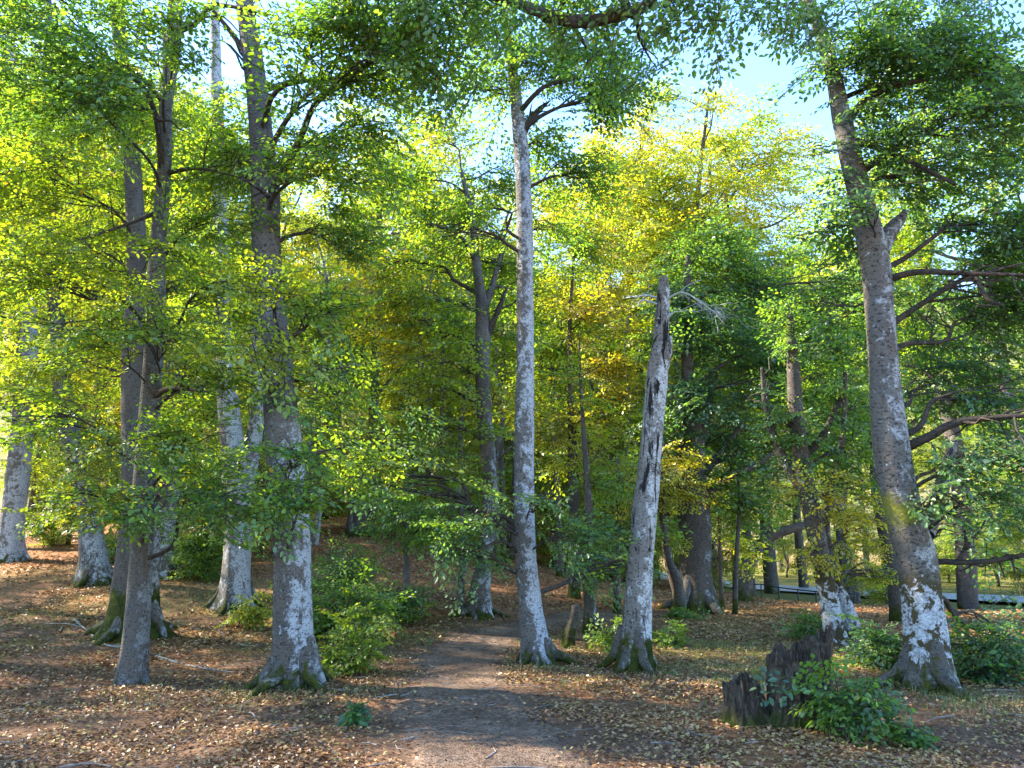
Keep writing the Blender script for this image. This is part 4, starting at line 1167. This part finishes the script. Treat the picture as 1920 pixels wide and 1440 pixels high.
hump = lambda R_: (lambda f: R_ * (.62 + .68 * math.sin(PI * min(1, max(0, (f - .1) / .9)) ** .8)))
KINDS = {
    'green': ('tall green beech far back among the forest trunks', 'green beeches filling the forest behind'),
    'lime': ('tall yellow green beech standing beyond the shaded trunks', 'yellow green beeches lit beyond the shade'),
    'gold': ('gold yellow autumn beech glowing far behind the nearer trunks', 'gold autumn beeches behind'),
    'under': ('small bushy green understorey beech behind the nearer trunks', 'understorey beeches'),
    'pole': ('slim straight dark beech pole with small thin crown, far back on the slope', 'slim beech poles on the slope behind'),
    'hill': ('distant round tree on the pale hillside beyond the road', 'trees on the far hillside'),
}
PR = {
    'green': [proto('forest_beech', KINDS['green'][0], 21, .30, 17, hump(4.2), .40, .05, 'far', 101, .36, group=KINDS['green'][1]), proto('forest_beech', KINDS['green'][0], 19, .26, 15, hump(3.8), .43, .05, 'far', 102, .32, group=KINDS['green'][1])],
    'lime': [proto('forest_beech', KINDS['lime'][0], 22, .28, 17, hump(4.4), .55, .05, 'far', 103, .34, 1.8, group=KINDS['lime'][1]), proto('forest_beech', KINDS['lime'][0], 20, .25, 15, hump(4.0), .52, .05, 'far', 104, .32, 1.7, group=KINDS['lime'][1])],
    'gold': [proto('forest_beech', KINDS['gold'][0], 15, .2, 12, hump(3.3), .66, .06, 'far', 105, .3, 1.5, group=KINDS['gold'][1])],
    'under': [proto('young_beech', KINDS['under'][0], 6.5, .09, 11, hump(2.4), .42, .07, 'mid', 106, .16, 1.1, group=KINDS['under'][1]), proto('young_beech', KINDS['under'][0], 5, .08, 9, hump(2.2), .50, .08, 'mid', 107, .16, 1.1, group=KINDS['under'][1])],
    'pole': [proto('pole_beech', KINDS['pole'][0], 13, .11, 8, hump(1.9), .46, .08, 'far', 111, .5, .9, group=KINDS['pole'][1]), proto('pole_beech', KINDS['pole'][0], 10, .085, 7, hump(1.7), .54, .08, 'far', 112, .5, .9, group=KINDS['pole'][1])],
    'hill': [proto('hill_tree', KINDS['hill'][0], 9, .2, 10, hump(4.0), .40, .08, 'vfar', 108, .2, 1.3, group=KINDS['hill'][1])],
}
used = {}


def place(kd, v, x, y, s, rz=None, sz=None):
    src = PR[kd][v % len(PR[kd])]
    rz = random.uniform(0, 2 * PI) if rz is None else rz
    loc = (x, y, float(ground_h(x, y)) - .05)
    sc = (s, s, sz or s * random.uniform(.92, 1.08))
    if id(src) not in used:
        used[id(src)] = 1
        src.location = loc; src.rotation_euler = (0, 0, rz); src.scale = sc
    else:
        dup(src, loc, rz, sc, KINDS[kd][0], KINDS[kd][1])


# kind, variant, pixel column, distance, scale
for kd, v, px, Yd, s in [
        # bright yellow green crowns right of the middle, below the open sky
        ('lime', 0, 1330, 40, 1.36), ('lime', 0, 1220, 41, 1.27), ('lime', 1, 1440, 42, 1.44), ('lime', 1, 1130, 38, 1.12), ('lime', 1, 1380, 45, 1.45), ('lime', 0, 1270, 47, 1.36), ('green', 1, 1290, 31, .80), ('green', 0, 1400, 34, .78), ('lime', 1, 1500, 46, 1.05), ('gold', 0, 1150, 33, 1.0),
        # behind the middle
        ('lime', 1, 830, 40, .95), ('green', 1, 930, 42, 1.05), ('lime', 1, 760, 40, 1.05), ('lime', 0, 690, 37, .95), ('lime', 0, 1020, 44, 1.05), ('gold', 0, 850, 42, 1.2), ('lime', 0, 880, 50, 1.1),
        # left
        ('lime', 1, 520, 38, .95), ('lime', 1, 350, 34, 1.0), ('lime', 0, 250, 36, 1.0), ('lime', 0, 150, 33, 1.0), ('lime', 1, 30, 31, 1.05), ('lime', 0, 600, 50, 1.1), ('gold', 0, 300, 40, 1.2), ('lime', 1, 200, 47, 1.1), ('lime', 0, 70, 45, 1.1), ('green', 0, -80, 26, 1.0),
        # right
        ('green', 0, 1590, 31, .85), ('green', 1, 1700, 29, .9), ('green', 0, 1800, 26, 1.0), ('green', 1, 1930, 24, 1.0), ('lime', 1, 1620, 70, 1.0), ('lime', 0, 1780, 72, 1.0), ('green', 0, 1900, 74, 1.0), ('lime', 1, 1460, 74, 1.0), ('green', 1, 1980, 66, 1.1), ('lime', 0, 1700, 84, 1.1), ('green', 1, 1550, 82, 1.0), ('green', 1, 2060, 30, 1.0),
        # deeper rows
        ('lime', 0, 740, 60, 1.1), ('lime', 0, 540, 60, 1.1), ('green', 1, 1000, 62, 1.1), ('lime', 1, 1180, 62, 1.0), ('lime', 0, 380, 62, 1.1), ('lime', 1, 150, 62, 1.1), ('lime', 0, 900, 72, 1.1)]:
    p, _ = at(px, 1000, Yd)
    place(kd, v, p[0], Yd, s)
# unseen trees added on the sunny side so their crowns shade the clearing
for x, y, v, s in [(-20, 15, 0, 1.0), (-26, 21, 1, 1.05), (-30, 12, 0, 1.1), (-21, 8, 1, .95), (-14, 5, 0, .75), (-38, 24, 1, 1.1), (-24, 1, 0, 1.0)]:
    place('green', v, x, y, s)
# understorey
for px, Yd, v, s in [(720, 30, 1, .9), (800, 34, 0, .95), (870, 28, 1, .8), (950, 36, 0, 1.0), (1040, 31, 1, .95), (1120, 34, 0, .95), (1180, 29, 1, .85), (1010, 42, 0, 1.1), (1090, 44, 1, 1.2), (760, 44, 0, 1.2), (1330, 30, 1, .9), (560, 28, 1, .9), (490, 23, 0, .8), (300, 26, 0, .9), (130, 26, 0, .8), (1650, 27, 1, .7),
                     (900, 38, 1, 1.0), (1200, 40, 0, 1.1), (640, 42, 1, 1.0), (1300, 48, 1, 1.2), (980, 50, 0, 1.2), (200, 42, 1, 1.1), (60, 40, 0, 1.1), (1860, 50, 0, 1.1), (1930, 44, 1, 1.1), (1770, 54, 1, 1.0), (1560, 64, 0, 1.0), (1800, 68, 0, 1.0), (1900, 58, 1, 1.0), (1470, 62, 1, 1.0)]:
    p, _ = at(px, 1000, Yd)
    place('under', v, p[0], Yd, s)
rp_ = random.Random(5)
for k in range(34):
    p, _ = at(rp_.uniform(570, 1200) if k < 26 else rp_.uniform(0, 560), 1000, rp_.uniform(25, 52))
    place('pole', k, p[0], p[1], rp_.uniform(.8, 1.25))
for k in range(90):
    yy = random.uniform(100, 240)
    xx = random.uniform(-.6, .85 if k < 40 else .15) * yy
    place('hill', 0, xx, yy, random.uniform(.8, 1.4))

# ------------------------------------------------------------------ fallen leaves and grass
def leaf_litter():
    P = []
    for (y0, y1, dens, l) in [(4.2, 8, 2100, .042), (8, 12, 1200, .048), (12, 18, 480, .062), (18, 30, 140, .085)]:
        w = .72 * y1 + 1.5
        n = int(dens * 2 * w * (y1 - y0))
        x = rng.uniform(-w, w, n); y = rng.uniform(y0, y1, n)
        d = path_dist(x, y)
        pr = np.where(d < 1.1,   .11 + .9 * np.clip(d - .5, 0, 1) ** 1.5, .30 + .70 * sst(1.1, 1.6, d))
        pr = pr * (1 - .72 * sst(.52, .66, fbm(x * .45 + 3, y * .45, seed=6))) * (.30 + .9 * sst(.32, .6, fbm(x * 1.6, y * 1.6, seed=61)))
        pr = pr * (1 - .55 * sst(-1.2, -3.2, x) * sst(10.5, 8, y))
        k = rng.random(n) < pr
        P.append(np.c_[x[k], y[k], rng.uniform(.7, 1.25, k.sum()) * l])
    P = np.vstack(P)
    n = len(P)
    z = ground_h(P[:, 0], P[:, 1]) + .028 * (fbm(P[:, 0] * 3.1, P[:, 1] * 3.1, seed=21) - .5) + rng.uniform(.008, .035, n)
    Rm = rot_zyx(rng.uniform(0, 2 * PI, n), rng.normal(0, .28, n), rng.normal(0, .34, n))
    sh = LEAF4 * np.array([1, 1.05, 1]) + np.array([-.5, 0, 0])
    curl = rng.uniform(-.5, 2.6, n)
    L = np.repeat(sh[None], n, 0); L[:, :, 2] *= curl[:, None]
    V = np.einsum('nij,nvj->nvi', Rm, L) * P[:, 2][:, None, None] + np.c_[P[:, :2], z][:, None, :]
    t = np.clip(rng.normal(.48, .21, n) + .10 * sst(.3, 2.5, P[:, 0]) - .10 * sst(-1.5, -5, P[:, 0]) * sst(13, 8, P[:, 1]) + .35 * (fbm(P[:, 0] * .8, P[:, 1] * .8, seed=44) - .5), 0, .88)  # lighter leaves on the right imitate sunlit litter, put into the tint
    t = np.where(rng.random(n) < .03, .95, t)
    o = build('fallen_leaves', V.reshape(-1, 3), np.arange(n * 4).reshape(-1, 4), M['fallen'], tint=t)
    kind(o, 'stuff', 'dry brown and tan beech leaves covering the forest floor')


def grass_():
    cx = [(3.0, 11.4, 1.3, 1.1, 9000), (2.2, 9.6, .9, .8, 2600), (-.6, 9.9, .3, .5, 300), (.8, 10.2, .45, .4, 1400), (-5.6, 16.5, 2.6, 1.8, 5000), (-2.7, 8.9, .8, .5, 900), (4.6, 8.6, .8, .6, 1800), (-8.3, 15, 1.6, 1.6, 2200), (2.0, 13.4, 1.3, 1.0, 2500), (-1.9, 12.8, 1.1, .9, 2200)]
    x, y = [], []
    for a, b, sx, sy, n in cx:
        x.append(rng.normal(a, sx, n)); y.append(rng.normal(b, sy, n))
    x, y = np.concatenate(x), np.concatenate(y)
    k = (rng.random(len(x)) < sst(.3, .6, fbm(x * 1.5, y * 1.5, seed=77))) & (path_dist(x, y) > 1.0)
    x, y = x[k], y[k]
    n = len(x)
    z = ground_h(x, y) - .01
    h = rng.uniform(.03, .10, n); a = rng.uniform(0, 2 * PI, n); ln = rng.uniform(.2, .8, n)
    wv = np.stack([-np.sin(a), np.cos(a), 0 * a], -1) * .004
    dv = np.stack([np.cos(a), np.sin(a), 0 * a], -1)
    B = np.stack([x, y, z], -1)
    upv = np.array([0, 0, 1.0])
    mid = B + dv * (h * ln * .35)[:, None] + upv * (h * .6)[:, None]
    tip = B + dv * (h * ln)[:, None] + upv * h[:, None]
    V = np.stack([B - wv, B + wv, mid + wv * .8, mid - wv * .8, tip + wv * .1, tip - wv * .1], 1)
    i = np.arange(n)[:, None] * 6
    Q = np.concatenate([i + [0, 1, 2, 3], i + [3, 2, 4, 5]])
    t = rng.uniform(0, 1, n)
    o = build('grass', V.reshape(-1, 3), Q, M['grass'], tint=np.r_[t, t])
    kind(o, 'stuff', 'thin short grass growing through the leaf litter')


def twig_litter():
    mb = MB()
    r = np.random.default_rng(12)
    for k in range(420):
        y = 4.5 + 15 * r.random() ** 1.5
        x = r.uniform(-1, 1) * (.72 * y + .6)
        L = r.uniform(.08, .42)
        a = r.uniform(0, 2 * PI)
        p = np.array([[x, y], [x + L * .5 * math.cos(a) + r.normal(0, .012), y + L * .5 * math.sin(a) + r.normal(0, .012)], [x + L * math.cos(a + .2), y + L * math.sin(a + .2)]])
        z = ground_h(p[:, 0], p[:, 1]) + .028 * (fbm(p[:, 0] * 3.1, p[:, 1] * 3.1, seed=21) - .5) + .022
        w_ = r.uniform(.003, .008)
        mb.tube(np.c_[p, z], [w_, w_ * .8, w_ * .4], 5)
    kind(mb.build('twig_litter', M['stick']), 'stuff', 'small dry twigs scattered over the forest floor')


leaf_litter()
grass_()
twig_litter()
import os
if os.environ.get('CHK'): print('FACES', sum(len(m.polygons) * max(1, 1) for m in bpy.data.meshes), 'OBJ', len(S.objects))
